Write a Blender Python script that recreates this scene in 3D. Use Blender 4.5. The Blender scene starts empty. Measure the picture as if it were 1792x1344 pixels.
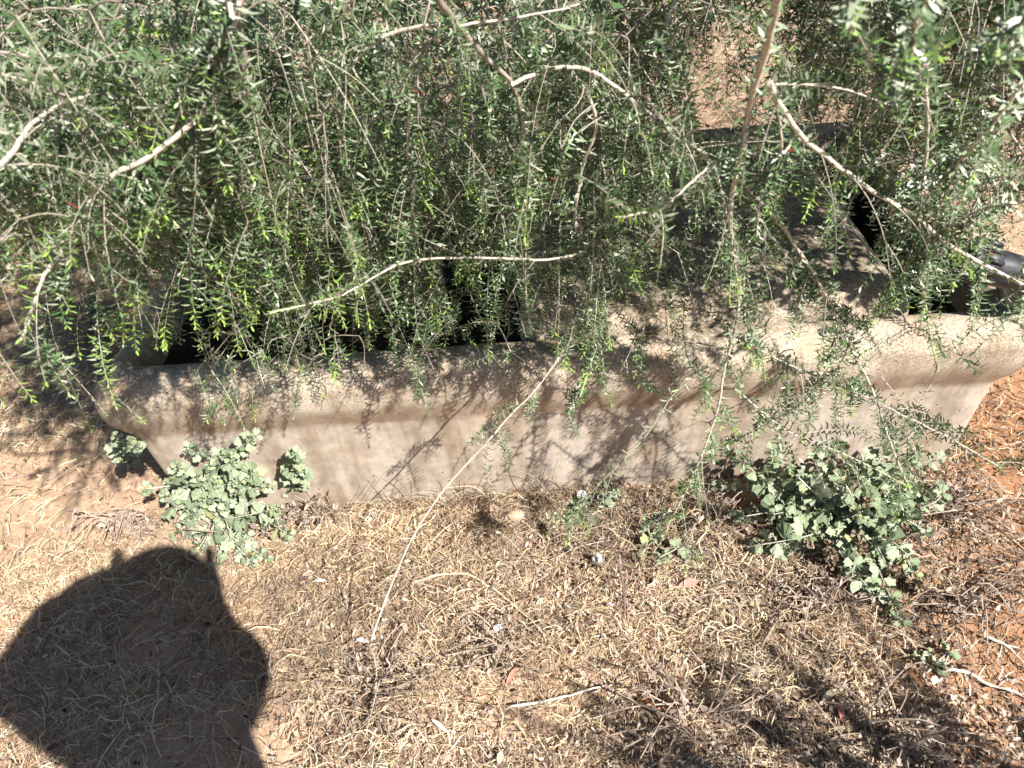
import bpy, math, random
import numpy as np
from mathutils import Matrix, Vector

rng = np.random.default_rng(11)
random.seed(11)
scene = bpy.context.scene
col = scene.collection

# ------------------------------------------------------------------ camera
PITCH, ROLL, YAW, CAM_H, FPX = 0.742, -0.091, -0.038, 1.6, 1290.0
CAM = np.array([0.0, 0.0, CAM_H])
FW = np.array([math.sin(YAW) * math.cos(PITCH), math.cos(YAW) * math.cos(PITCH), -math.sin(PITCH)])
_r = np.array([math.cos(YAW), -math.sin(YAW), 0.0])
_u = np.cross(_r, FW)
RT = _r * math.cos(ROLL) + _u * math.sin(ROLL)
UP = -_r * math.sin(ROLL) + _u * math.cos(ROLL)
cam_data = bpy.data.cameras.new("camera")
cam_data.sensor_width = 36.0
cam_data.lens = FPX / 1792.0 * 36.0
cam_data.clip_start = 0.02
cam_data.clip_end = 300.0
cam_data.dof.use_dof = True
cam_data.dof.focus_distance = 1.6
cam_data.dof.aperture_fstop = 7.5
cam = bpy.data.objects.new("camera", cam_data)
cam.matrix_world = Matrix([[RT[i], UP[i], -FW[i], CAM[i]] for i in range(3)] + [[0, 0, 0, 1]])
col.objects.link(cam)
scene.camera = cam

# ------------------------------------------------------------------ sky, sun, exposure
SUN_D = np.array([-0.464, 0.516, -0.720]); SUN_D /= np.linalg.norm(SUN_D)
world = bpy.data.worlds.new("World"); scene.world = world; world.use_nodes = True
nt = world.node_tree
sky = nt.nodes.new("ShaderNodeTexSky"); sky.sky_type = 'NISHITA'; sky.sun_disc = False
sky.sun_elevation = math.asin(-SUN_D[2]); sky.sun_rotation = math.atan2(-SUN_D[0], -SUN_D[1])
sky.altitude = 200; sky.ozone_density = 4.0; sky.dust_density = 0.3
nt.links.new(sky.outputs[0], nt.nodes["Background"].inputs[0])
nt.nodes["Background"].inputs[1].default_value = 0.05
sun_data = bpy.data.lights.new("sun", 'SUN'); sun_data.energy = 5.0; sun_data.angle = math.radians(0.53)
sun_data.color = (1.0, 0.965, 0.91)
sun = bpy.data.objects.new("sun", sun_data)
sun.rotation_euler = Vector(SUN_D).to_track_quat('-Z', 'Y').to_euler(); sun.location = (3, -3, 6)
col.objects.link(sun)
scene.view_settings.view_transform = 'Standard'; scene.view_settings.look = 'None'
scene.view_settings.gamma = 1.0; scene.view_settings.use_curve_mapping = False
scene.view_settings.exposure = 1.18
scene.render.engine = 'CYCLES'
scene.cycles.max_bounces = 5; scene.cycles.diffuse_bounces = 3; scene.cycles.transparent_max_bounces = 4

# ------------------------------------------------------------------ helpers
def ray(u, v):
    d = FW + RT * (u - 896) / FPX - UP * (v - 672) / FPX
    return d / np.linalg.norm(d)
def at(u, v, d):                       # pixel + distance -> point
    return CAM + ray(u, v) * d
def at_z(u, v, z):                     # pixel + height -> point
    r = ray(u, v); return CAM + r * ((z - CAM_H) / r[2])
def at_y(u, v, y):
    r = ray(u, v); return CAM + r * (y / r[1])
def proj(P):
    d = np.atleast_2d(P) - CAM; z = d @ FW
    return np.stack([896 + FPX * (d @ RT) / z, 672 - FPX * (d @ UP) / z, z], 1)
def unit(v):
    n = np.linalg.norm(v, axis=-1, keepdims=True); return v / np.maximum(n, 1e-9)

def set_props(o, label=None, cat=None, group=None, kind=None):
    if label: o["label"] = label
    if cat: o["category"] = cat
    if group: o["group"] = group
    if kind: o["kind"] = kind
    return o
def empty(name, loc, label=None, cat=None, group=None):
    o = bpy.data.objects.new(name, None); o.empty_display_size = 0.05
    o.location = loc; col.objects.link(o)
    return set_props(o, label, cat, group)
def mesh_np(name, V, loops, sizes, cols=None, mats=(), midx=None, smooth=True):
    me = bpy.data.meshes.new(name)
    V = np.asarray(V, np.float32); loops = np.asarray(loops, np.int32); sizes = np.asarray(sizes, np.int32)
    me.vertices.add(len(V)); me.vertices.foreach_set("co", V.ravel())
    me.loops.add(len(loops)); me.loops.foreach_set("vertex_index", loops)
    me.polygons.add(len(sizes))
    me.polygons.foreach_set("loop_start", np.concatenate([[0], np.cumsum(sizes)[:-1]]).astype(np.int32))
    if cols is not None:
        a = me.attributes.new("tint", 'FLOAT_COLOR', 'POINT')
        c = np.ones((len(V), 4), np.float32); c[:, :3] = cols; a.data.foreach_set("color", c.ravel())
    for m in mats: me.materials.append(m)
    if midx is not None: me.polygons.foreach_set("material_index", np.asarray(midx, np.int32))
    me.update(calc_edges=True)
    if smooth: me.polygons.foreach_set("use_smooth", np.ones(len(sizes), bool))
    me.validate()
    return me
def obj_from(name, me, parent=None, loc=None):
    o = bpy.data.objects.new(name, me); col.objects.link(o)
    if loc is not None: o.location = loc
    if parent is not None:
        o.parent = parent
        o.matrix_parent_inverse = world_of(parent).inverted()
    return o
def world_of(o):
    m = Matrix.LocRotScale(o.location, o.rotation_euler, o.scale)
    if o.parent is not None: m = world_of(o.parent) @ o.matrix_parent_inverse @ m
    return m

class Geo:
    """collects verts / faces / tints / material index of one mesh"""
    def __init__(s): s.V = []; s.L = []; s.S = []; s.C = []; s.M = []; s.n = 0
    def add(s, V, faces, sizes, C, m=0):
        V = np.asarray(V, float).reshape(-1, 3)
        s.V.append(V); s.L.append(np.asarray(faces).ravel() + s.n); s.S.append(np.asarray(sizes))
        C = np.asarray(C, float)
        if C.ndim == 1: C = np.tile(C, (len(V), 1))
        s.C.append(C); s.M.append(np.full(len(sizes), m)); s.n += len(V)
    def merge(s, g):
        for i in range(len(g.V)):
            s.V.append(g.V[i]); s.C.append(g.C[i]); s.S.append(g.S[i]); s.M.append(g.M[i])
            s.L.append(g.L[i] + s.n - g.base0)
    def mesh(s, name, mats):
        return mesh_np(name, np.concatenate(s.V), np.concatenate(s.L), np.concatenate(s.S), np.concatenate(s.C), mats, np.concatenate(s.M))
    def tube(s, P, R, C, sides=5, m=0, cap=True):
        P = np.asarray(P, float); K = len(P); R = np.broadcast_to(np.asarray(R, float), (K,))
        T = unit(np.gradient(P, axis=0))
        a = np.array([0.31, 0.17, 0.93]); a = np.cross(T[0], a); a /= np.linalg.norm(a)
        A = []
        for t in T:
            a = a - t * (a @ t); a = a / max(np.linalg.norm(a), 1e-9); A.append(a)
        A = np.array(A); B = np.cross(T, A)
        th = np.arange(sides) / sides * 2 * math.pi
        V = P[:, None] + R[:, None, None] * (A[:, None] * np.cos(th)[None, :, None] + B[:, None] * np.sin(th)[None, :, None])
        i = np.arange(K - 1)[:, None] * sides; j = np.arange(sides)[None]; k = (j + 1) % sides
        F = np.stack([i + j, i + k, i + k + sides, i + j + sides], -1).reshape(-1, 4)
        C = np.asarray(C, float)
        if C.ndim == 2: C = np.repeat(C, sides, 0)
        s.add(V, F, np.full(len(F), 4), C, m)
        if cap:
            s.add(V[0], np.arange(sides)[::-1], [sides], C[:sides] if C.ndim == 2 else C, m)
            s.add(V[-1], np.arange(sides), [sides], C[-sides:] if C.ndim == 2 else C, m)
    def leaves(s, P, D, Nn, Ln, Wd, bend, C, m=1):
        """narrow curved blades: base, 2 rows, tip; N of them"""
        N = len(P); S_ = unit(np.cross(D, Nn)); Ln = Ln[:, None]; Wd = Wd[:, None]; bend = np.broadcast_to(bend, (N,))[:, None]
        def c(t): return P + D * Ln * t + Nn * Ln * bend * t * t
        V = np.stack([c(0.0), c(.33) + S_ * Wd * .42, c(.33) - S_ * Wd * .42, c(.7) + S_ * Wd * .5, c(.7) - S_ * Wd * .5, c(1.0)], 1)
        # slight keel: push edge verts along the normal
        V[:, 1:5] += (Nn * Wd * .22)[:, None]
        b = np.arange(N)[:, None] * 6
        L = (b + np.array([[0, 2, 1, 1, 2, 4, 3, 3, 4, 5]])).ravel()
        s.add(V, L, np.tile([3, 4, 3], N), np.repeat(C, 6, 0), m)
    def ribbons(s, P, W, Nn, C, m=0):
        """N flat strands of K points; W (N,) width"""
        N, K, _ = P.shape
        T = unit(np.gradient(P, axis=1)); S_ = unit(np.cross(T, Nn[:, None]))
        prof = np.ones(K); prof[0] = .6; prof[-1] = .25
        w = (W[:, None] * prof)[..., None] * .5
        V = np.stack([P + S_ * w, P - S_ * w], 2).reshape(-1, 3)
        b = (np.arange(N)[:, None] * K + np.arange(K - 1)[None]) * 2
        F = np.stack([b, b + 1, b + 3, b + 2], -1).reshape(-1, 4)
        s.add(V, F, np.full(len(F), 4), np.repeat(C, K * 2, 0), m)

def smooth_path(P, n):
    """Catmull-Rom through P, n points"""
    P = np.asarray(P, float)
    Q = np.concatenate([[2 * P[0] - P[1]], P, [2 * P[-1] - P[-2]]])
    ts = np.linspace(0, len(P) - 1 - 1e-6, n); i = ts.astype(int); t = (ts - i)[:, None]
    a, b, c, d = Q[i], Q[i + 1], Q[i + 2], Q[i + 3]
    return .5 * (2 * b + (c - a) * t + (2 * a - 5 * b + 4 * c - d) * t * t + (3 * b - a - 3 * c + d) * t ** 3)
def hash2(ix, iy, s): 
    v = np.sin(ix * 127.1 + iy * 311.7 + s * 74.7) * 43758.5453; return v - np.floor(v)
def vnoise(x, y, s=0):
    ix = np.floor(x); iy = np.floor(y); fx = x - ix; fy = y - iy
    fx = fx * fx * (3 - 2 * fx); fy = fy * fy * (3 - 2 * fy)
    return (hash2(ix, iy, s) * (1 - fx) + hash2(ix + 1, iy, s) * fx) * (1 - fy) + (hash2(ix, iy + 1, s) * (1 - fx) + hash2(ix + 1, iy + 1, s) * fx) * fy
def fbm(x, y, s=0):
    return vnoise(x, y, s) * .55 + vnoise(x * 2.1, y * 2.1, s + 3) * .28 + vnoise(x * 4.3, y * 4.3, s + 7) * .17

# ------------------------------------------------------------------ materials
def nodes_of(name):
    m = bpy.data.materials.new(name); m.use_nodes = True
    return m, m.node_tree.nodes, m.node_tree.links, m.node_tree.nodes["Principled BSDF"]
def ramp(N, stops):
    r = N.new("ShaderNodeValToRGB"); e = r.color_ramp.elements
    e[0].position, e[0].color = stops[0][0], (*stops[0][1], 1); e[1].position, e[1].color = stops[-1][0], (*stops[-1][1], 1)
    for p, c in stops[1:-1]:
        k = e.new(p); k.color = (*c, 1)
    return r
def noise(N, L, scale, detail=4, rough=.6, vec=None):
    n = N.new("ShaderNodeTexNoise"); n.inputs["Scale"].default_value = scale; n.inputs["Detail"].default_value = detail
    n.inputs["Roughness"].default_value = rough
    if vec is not None: L.new(vec, n.inputs["Vector"])
    return n
def mixc(N, L, a, b, fac, mode='MIX'):
    m = N.new("ShaderNodeMix"); m.data_type = 'RGBA'; m.blend_type = mode
    for sock, val in ((m.inputs[0], fac), (m.inputs[6], a), (m.inputs[7], b)):
        if hasattr(val, "default_value") or hasattr(val, "is_linked"): L.new(val, sock)
        elif isinstance(val, (int, float)): sock.default_value = val
        else: sock.default_value = (*val, 1)
    return m.outputs[2]
def tint_material(name, rough=.6, spec=.4, transl=0.0, grain=900, amt=.35):
    m, N, L, B = nodes_of(name)
    at_ = N.new("ShaderNodeAttribute"); at_.attribute_name = "tint"
    tc = N.new("ShaderNodeTexCoord")
    n = noise(N, L, grain, 2, .6, tc.outputs["Object"])
    r = ramp(N, [(.3, (1 - amt,) * 3), (.7, (1 + amt,) * 3)]); L.new(n.outputs[0], r.inputs[0])
    c = mixc(N, L, at_.outputs["Color"], r.outputs[0], 1.0, 'MULTIPLY')
    L.new(c, B.inputs["Base Color"]); B.inputs["Roughness"].default_value = rough
    B.inputs["Specular IOR Level"].default_value = spec
    if transl > 0:
        t = N.new("ShaderNodeBsdfTranslucent"); L.new(c, t.inputs[0])
        mx = N.new("ShaderNodeMixShader"); mx.inputs[0].default_value = transl
        L.new(B.outputs[0], mx.inputs[1]); L.new(t.outputs[0], mx.inputs[2])
        L.new(mx.outputs[0], N["Material Output"].inputs[0])
    return m
M_STEM = tint_material("bark_stem", .75, .25, 0, 250, .3)
M_LEAF = tint_material("shrub_leaf", .34, .6, .14, 400, .15)
M_STRAW = tint_material("dry_straw", .6, .35, .15, 300, .2)
M_LITTER = tint_material("leaf_litter", .8, .25, .08, 400, .3)
M_STICK = tint_material("dead_stick", .8, .2, 0, 300, .35)
def woolly_leaf():
    m, N, L, B = nodes_of("woolly_leaf")
    oi = N.new("ShaderNodeObjectInfo"); tc = N.new("ShaderNodeTexCoord")
    at_ = N.new("ShaderNodeAttribute"); at_.attribute_name = "tint"
    r = ramp(N, [(0, (.22, .28, .16)), (.35, (.35, .42, .26)), (.62, (.47, .52, .35)), (.90, (.42, .48, .34)), (.975, (.48, .50, .22)), (1, (.34, .26, .19))])
    r.color_ramp.interpolation = 'LINEAR'
    L.new(oi.outputs["Random"], r.inputs[0])
    c = mixc(N, L, r.outputs[0], at_.outputs["Color"], 1.0, 'MULTIPLY')
    n = noise(N, L, 420, 3, .6, tc.outputs["Object"]); rr = ramp(N, [(.3, (.72,) * 3), (.7, (1.22,) * 3)]); L.new(n.outputs[0], rr.inputs[0])
    c = mixc(N, L, c, rr.outputs[0], 1.0, 'MULTIPLY')
    L.new(c, B.inputs["Base Color"]); B.inputs["Roughness"].default_value = .85; B.inputs["Specular IOR Level"].default_value = .2
    bp = N.new("ShaderNodeBump"); bp.inputs["Strength"].default_value = .5; bp.inputs["Distance"].default_value = .002
    L.new(n.outputs[0], bp.inputs["Height"]); L.new(bp.outputs[0], B.inputs["Normal"])
    t = N.new("ShaderNodeBsdfTranslucent"); L.new(c, t.inputs[0])
    mx = N.new("ShaderNodeMixShader"); mx.inputs[0].default_value = .15
    L.new(B.outputs[0], mx.inputs[1]); L.new(t.outputs[0], mx.inputs[2]); L.new(mx.outputs[0], N["Material Output"].inputs[0])
    return m
M_WOOL = woolly_leaf()
def concrete(name, base, dark, warm):
    m, N, L, B = nodes_of(name)
    tc = N.new("ShaderNodeTexCoord"); O = tc.outputs["Object"]
    big = noise(N, L, 3.2, 5, .6, O); med = noise(N, L, 22, 5, .65, O); fine = noise(N, L, 330, 3, .7, O)
    r1 = ramp(N, [(.38, base), (.62, warm)]); L.new(big.outputs[0], r1.inputs[0])
    r2 = ramp(N, [(.38, (.60, .57, .54)), (.6, (1.10, 1.09, 1.08))]); L.new(med.outputs[0], r2.inputs[0])
    c = mixc(N, L, r1.outputs[0], r2.outputs[0], .55, 'MULTIPLY')
    # worn sandy top: exposed dark and pale grains where the cast faces up
    ge = N.new("ShaderNodeNewGeometry"); sx = N.new("ShaderNodeSeparateXYZ"); L.new(ge.outputs["Normal"], sx.inputs[0])
    up = N.new("ShaderNodeMapRange"); up.inputs[1].default_value = .36; up.inputs[2].default_value = .47
    so = N.new("ShaderNodeSeparateXYZ"); L.new(O, so.inputs[0]); nb = N.new("ShaderNodeMath"); nb.operation = 'MULTIPLY_ADD'; nb.inputs[1].default_value = .12; nb.inputs[2].default_value = -.06; L.new(med.outputs[0], nb.inputs[0])
    na_ = N.new("ShaderNodeMath"); na_.operation = 'ADD'; L.new(so.outputs[2], na_.inputs[0]); L.new(nb.outputs[0], na_.inputs[1]); L.new(na_.outputs[0], up.inputs[0])
    vo = N.new("ShaderNodeTexVoronoi"); vo.inputs["Scale"].default_value = 310; L.new(O, vo.inputs["Vector"])
    sp = ramp(N, [(0, dark), (.28, (.26, .21, .15)), (.6, (.44, .36, .26)), (1, (.66, .58, .47))]); L.new(vo.outputs["Color"], sp.inputs[0])
    worn = mixc(N, L, c, sp.outputs[0], .70)
    c = mixc(N, L, c, worn, up.outputs[0])
    # rusty run-off stains
    st = noise(N, L, 5.5, 6, .7, O); rs = ramp(N, [(.55, (0, 0, 0)), (.68, (1, 1, 1))]); L.new(st.outputs[0], rs.inputs[0])
    f = N.new("ShaderNodeMath"); f.operation = 'MULTIPLY'; f.inputs[1].default_value = .38; L.new(rs.outputs[0], f.inputs[0])
    c = mixc(N, L, c, (.40, .24, .11), f.outputs[0])
    mp = N.new("ShaderNodeMapping"); mp.inputs["Scale"].default_value = (16, 16, 1.6); L.new(O, mp.inputs["Vector"])
    sn = noise(N, L, 1.0, 5, .65, mp.outputs[0]); sr = ramp(N, [(.44, (1, 1, 1)), (.62, (.62, .57, .52))]); L.new(sn.outputs[0], sr.inputs[0])
    c = mixc(N, L, c, sr.outputs[0], .75, 'MULTIPLY')
    # pits and lichen specks
    v2 = N.new("ShaderNodeTexVoronoi"); v2.inputs["Scale"].default_value = 26; L.new(O, v2.inputs["Vector"])
    pr = ramp(N, [(.05, (1, 1, 1)), (.10, (0, 0, 0))]); L.new(v2.outputs["Distance"], pr.inputs[0])
    c = mixc(N, L, c, (.07, .06, .055), pr.outputs[0])
    L.new(c, B.inputs["Base Color"]); B.inputs["Roughness"].default_value = .88; B.inputs["Specular IOR Level"].default_value = .25
    smed = N.new('ShaderNodeMath'); smed.operation = 'MULTIPLY'; smed.inputs[1].default_value = .35; L.new(med.outputs[0], smed.inputs[0])
    add = N.new("ShaderNodeMath"); add.operation = 'ADD'; L.new(smed.outputs[0], add.inputs[0])
    mu = N.new("ShaderNodeMath"); mu.operation = 'MULTIPLY'; mu.inputs[1].default_value = .6; L.new(fine.outputs[0], mu.inputs[0]); L.new(mu.outputs[0], add.inputs[1])
    bp = N.new("ShaderNodeBump"); bp.inputs["Strength"].default_value = .55; bp.inputs["Distance"].default_value = .004
    L.new(add.outputs[0], bp.inputs["Height"]); L.new(bp.outputs[0], B.inputs["Normal"])
    return m
M_CONC = concrete("cast_concrete", (.50, .425, .355), (.09, .08, .07), (.43, .35, .27))
M_STAIN = concrete("dust_stained_concrete", (.44, .33, .24), (.12, .09, .07), (.48, .37, .28))
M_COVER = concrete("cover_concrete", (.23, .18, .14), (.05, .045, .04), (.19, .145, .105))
def ground_mat():
    m, N, L, B = nodes_of("sandy_ground")
    tc = N.new("ShaderNodeTexCoord"); O = tc.outputs["Object"]
    sx = N.new("ShaderNodeSeparateXYZ"); L.new(O, sx.inputs[0])
    n1 = noise(N, L, 2.3, 5, .6, O); n2 = noise(N, L, 45, 5, .7, O); n3 = noise(N, L, 500, 2, .6, O)
    w = N.new("ShaderNodeMath"); w.operation = 'MULTIPLY_ADD'; w.inputs[1].default_value = 1.1; L.new(n1.outputs[0], w.inputs[0]); L.new(sx.outputs[0], w.inputs[2])
    mr = N.new("ShaderNodeMapRange"); mr.inputs[1].default_value = .95; mr.inputs[2].default_value = 1.75; L.new(w.outputs[0], mr.inputs[0])
    my = N.new("ShaderNodeMapRange"); my.inputs[1].default_value = 2.3; my.inputs[2].default_value = 1.5; L.new(sx.outputs[1], my.inputs[0])
    mm = N.new("ShaderNodeMath"); mm.operation = 'MULTIPLY'; L.new(mr.outputs[0], mm.inputs[0]); L.new(my.outputs[0], mm.inputs[1])
    soil = mixc(N, L, (.50, .345, .235), (.40, .205, .105), mm.outputs[0])
    r2 = ramp(N, [(.35, (.68, .64, .60)), (.65, (1.12, 1.12, 1.1))]); L.new(n2.outputs[0], r2.inputs[0])
    c = mixc(N, L, soil, r2.outputs[0], .8, 'MULTIPLY')
    r3 = ramp(N, [(.3, (.75,) * 3), (.7, (1.2,) * 3)]); L.new(n3.outputs[0], r3.inputs[0])
    c = mixc(N, L, c, r3.outputs[0], .7, 'MULTIPLY')
    L.new(c, B.inputs["Base Color"]); B.inputs["Roughness"].default_value = .95; B.inputs["Specular IOR Level"].default_value = .15
    add = N.new("ShaderNodeMath"); add.operation = 'ADD'; L.new(n2.outputs[0], add.inputs[0]); L.new(n3.outputs[0], add.inputs[1])
    bp = N.new("ShaderNodeBump"); bp.inputs["Strength"].default_value = .6; bp.inputs["Distance"].default_value = .006
    L.new(add.outputs[0], bp.inputs["Height"]); L.new(bp.outputs[0], B.inputs["Normal"])
    return m
M_GROUND = ground_mat()
def plain(name, c, rough=.6, spec=.4, n_scale=120, amt=.25, bump=.15):
    m, N, L, B = nodes_of(name)
    tc = N.new("ShaderNodeTexCoord"); n = noise(N, L, n_scale, 4, .6, tc.outputs["Object"])
    r = ramp(N, [(.3, tuple(x * (1 - amt) for x in c)), (.7, tuple(min(1, x * (1 + amt)) for x in c))]); L.new(n.outputs[0], r.inputs[0])
    L.new(r.outputs[0], B.inputs["Base Color"]); B.inputs["Roughness"].default_value = rough; B.inputs["Specular IOR Level"].default_value = spec
    bp = N.new("ShaderNodeBump"); bp.inputs["Strength"].default_value = bump; bp.inputs["Distance"].default_value = .002
    L.new(n.outputs[0], bp.inputs["Height"]); L.new(bp.outputs[0], B.inputs["Normal"])
    return m
M_INNER_SHADE = plain("shade_darkened_concrete", (.050, .047, .038), .75, .3, 14, .5, .5)  # the basin's inner shade, put into the colour of its walls and floor
M_POLY = plain("black_polythene", (.026, .027, .031), .5, .45, 60, .6)
M_WHITE = plain("white_fluff", (.82, .80, .76), .9, .1)
M_CLOD = plain("dry_clod", (.46, .33, .23), .95, .1, 90, .35, .8)
M_PEBBLE = plain("pale_pebble", (.62, .56, .48), .8, .3, 60)

# ------------------------------------------------------------------ ground
X0, Y0, TL, TW, TH = -1.024, 1.234, 2.170, 1.154, 0.525
def ground_z(x, y):
    x = np.asarray(x, float); y = np.asarray(y, float)
    fade = 1 / (1 + ((x * x + (y - 1) ** 2) / 60.0))
    dx = np.maximum(np.maximum(X0 - x, x - X0 - TL), 0); dy = np.maximum(np.maximum(Y0 - y, y - Y0 - TW), 0); bank = .022 * np.exp(-np.hypot(dx, dy) / .05) * (.4 + 1.2 * vnoise(x * 6, y * 6, 8))
    return bank + ((fbm(x * 1.3 + 5, y * 1.3, 1) - .5) * .06 + (fbm(x * 7, y * 7, 2) - .5) * .026 + (fbm(x * 22, y * 22, 5) - .5) * .018 * np.clip((x + 1.3) / .5, .3, 1)) * fade
def build_ground():
    n = 250
    t = np.linspace(-1, 1, n); g = 1.9 * t + 58.0 * np.sign(t) * np.abs(t) ** 7
    X, Y = np.meshgrid(g, g + 1.2); X = X.ravel(); Y = Y.ravel()
    V = np.stack([X, Y, ground_z(X, Y)], 1)
    i = (np.arange(n - 1)[:, None] * n + np.arange(n - 1)[None]).ravel()
    F = np.stack([i, i + 1, i + n + 1, i + n], 1)
    me = mesh_np("ground", V, F.ravel(), np.full(len(F), 4), None, [M_GROUND])
    return set_props(obj_from("ground", me), kind="structure")
build_ground()

# ------------------------------------------------------------------ concrete trough
def rounded_ring(x0, x1, y0, y1, r, z, nc=6, nx=70, ny=36):
    pts = []
    def arc(cx, cy, a0):
        for k in range(nc + 1):
            a = a0 + math.pi / 2 * k / nc; pts.append((cx + r * math.cos(a), cy + r * math.sin(a), z))
    def line(a, b, n):
        for k in range(1, n): pts.append((a[0] + (b[0] - a[0]) * k / n, a[1] + (b[1] - a[1]) * k / n, z))
    arc(x0 + r, y0 + r, math.pi); line((x0 + r, y0), (x1 - r, y0), nx)
    arc(x1 - r, y0 + r, 1.5 * math.pi); line((x1, y0 + r), (x1, y1 - r), ny)
    arc(x1 - r, y1 - r, 0); line((x1 - r, y1), (x0 + r, y1), nx)
    arc(x0 + r, y1 - r, .5 * math.pi); line((x0, y1 - r), (x0, y0 + r), ny)
    return np.array(pts)
def loft(rings, mat, name, cap_last=True, cap_first=False, rough=.0018):
    K = len(rings[0]); V = np.concatenate(rings); R = len(rings)
    ctr = V.mean(0); rad = unit((V - ctr) * [1, 1, .3])
    nz = fbm(V[:, 0] * 9 + V[:, 2] * 13, V[:, 1] * 9 + V[:, 2] * 17, 9) - .5
    nf = vnoise(V[:, 0] * 60 + V[:, 2] * 41, V[:, 1] * 60 + V[:, 2] * 83, 4) - .5
    V = V + rad * (nz * 5 * rough + nf * rough)[:, None]
    i = np.arange(R - 1)[:, None] * K; j = np.arange(K)[None]; k = (j + 1) % K
    F = np.stack([i + j, i + k, i + k + K, i + j + K], -1).reshape(-1, 4)
    loops = [F.ravel()]; sizes = [np.full(len(F), 4)]
    if cap_last: loops.append(np.arange(K) + (R - 1) * K); sizes.append([K])
    if cap_first: loops.append(np.arange(K)[::-1]); sizes.append([K])
    return mesh_np(name, V, np.concatenate(loops), np.concatenate(sizes), None, [mat])
def build_trough():
    root = empty("water_trough", (X0 + TL / 2, Y0 + TW / 2, 0), "long pale concrete stock trough with thick rounded rim under the shrub", "trough")
    prof = [(.050, -.06), (.046, .05), (.043, .12), (.040, .2), (.036, .28), (.034, .325), (.032, .340), (.026, .356), (.016, .378), (.008, .398), (.0025, .415), (0, .43), (0, .445), (0.001, .468),
            (.0015, .478), (.006, .487), (.016, .500), (.027, .512), (.033, .5175), (.042, .5215), (.055, .524), (.070, .525), (.083, .523), (.089, .517), (.092, .500), (.098, .44), (.108, .35), (.122, .24), (.136, .14), (.15, .09), (.18, .072), (.26, .068)]
    rings = [rounded_ring(X0 + i, X0 + TL - i, Y0 + i, Y0 + TW - i, .034 if i < .06 else .04, z) for i, z in prof]
    bme = loft(rings, M_CONC, "basin"); bme.materials.append(M_INNER_SHADE); bme.materials.append(M_STAIN); K = len(rings[0]); k0 = [i for i, (a, z) in enumerate(prof) if a > .09 and z < .50][0]
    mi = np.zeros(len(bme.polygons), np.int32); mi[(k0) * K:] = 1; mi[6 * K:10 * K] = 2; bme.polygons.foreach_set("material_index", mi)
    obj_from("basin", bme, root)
    # cast-in lifting hole in the front rim with a worn collar
    p = at_z(1446, 580, TH)
    g = Geo(); th = np.linspace(0, 2 * math.pi, 14, endpoint=False)
    def ring(r, z): return np.stack([p[0] + r * np.cos(th), p[1] + r * .8 * np.sin(th), np.full(14, z)], 1)
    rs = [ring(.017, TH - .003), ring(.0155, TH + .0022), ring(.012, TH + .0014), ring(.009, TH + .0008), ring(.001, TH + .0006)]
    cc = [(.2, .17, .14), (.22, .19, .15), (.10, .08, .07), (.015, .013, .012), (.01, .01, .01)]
    j = np.arange(14); k = (j + 1) % 14
    F = np.concatenate([np.stack([i * 14 + j, i * 14 + k, (i + 1) * 14 + k, (i + 1) * 14 + j], 1) for i in range(4)])
    g.add(np.concatenate(rs), F, np.full(len(F), 4), np.repeat(np.array(cc), 14, 0), 0)
    obj_from("lifting_hole", g.mesh("lifting_hole", [M_STICK]), root)
    return root
trough = build_trough()
def build_cover():
    # loose slab over the float-valve end, front edge chamfered, resting between the long walls
    xa = at_z(912, 590, TH)[0]; xb = at_z(1600, 545, TH)[0]
    ya, yb = Y0 + .097, Y0 + TW - .097
    r = .02
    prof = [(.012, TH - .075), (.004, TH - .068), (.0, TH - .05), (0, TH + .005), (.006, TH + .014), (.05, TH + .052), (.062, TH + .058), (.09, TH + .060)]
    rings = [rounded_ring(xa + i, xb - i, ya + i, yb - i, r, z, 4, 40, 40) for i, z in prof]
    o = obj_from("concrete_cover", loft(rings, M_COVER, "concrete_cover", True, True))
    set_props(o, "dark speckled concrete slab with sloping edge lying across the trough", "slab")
    return xa, xb
CXA, CXB = build_cover()

def build_debris():
    n = 900; P = np.stack([rng.uniform(X0 + .2, X0 + TL - .2, n), rng.uniform(Y0 + .2, Y0 + TW - .2, n), .072 + rng.random(n) * .03], 1)
    a = rng.random(n) * 6.28; D = unit(np.stack([np.cos(a), np.sin(a), rng.normal(0, .2, n)], 1)); Nn = unit(np.cross(D, unit(rng.normal(0, 1, (n, 3)))))
    Ln = rng.uniform(.015, .06, n); g = Geo(); g.leaves(P, D, Nn, Ln, Ln * rng.uniform(.1, .4, n), .2, np.array([.30, .22, .15]) * rng.uniform(.4, 1.6, (n, 1)), 0)
    set_props(obj_from("trough_debris", g.mesh("trough_debris", [M_LITTER])), "dead leaves lying on the dark floor inside the trough", "leaf litter", kind="stuff")
build_debris()
def lathe(g, A, B, prof, C, sides=20, m=0):
    """prof: (t along A->B in metres, radius)"""
    A = np.asarray(A, float); B = np.asarray(B, float); T = unit(B - A)
    a = unit(np.cross(T, [0.1, .2, 1.0])); b = np.cross(T, a); th = np.arange(sides) / sides * 2 * math.pi
    V = np.concatenate([A + T * t + r * (a * np.cos(th)[:, None] + b * np.sin(th)[:, None]) for t, r in prof])
    R = len(prof); i = np.arange(R - 1)[:, None] * sides; j = np.arange(sides)[None]; k = (j + 1) % sides
    F = np.stack([i + j, i + k, i + k + sides, i + j + sides], -1).reshape(-1, 4)
    g.add(V, F, np.full(len(F), 4), C, m)
    g.add(V[:sides], np.arange(sides)[::-1], [sides], C, m); g.add(V[-sides:], np.arange(sides), [sides], C, m)
    return a, b, T
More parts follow.
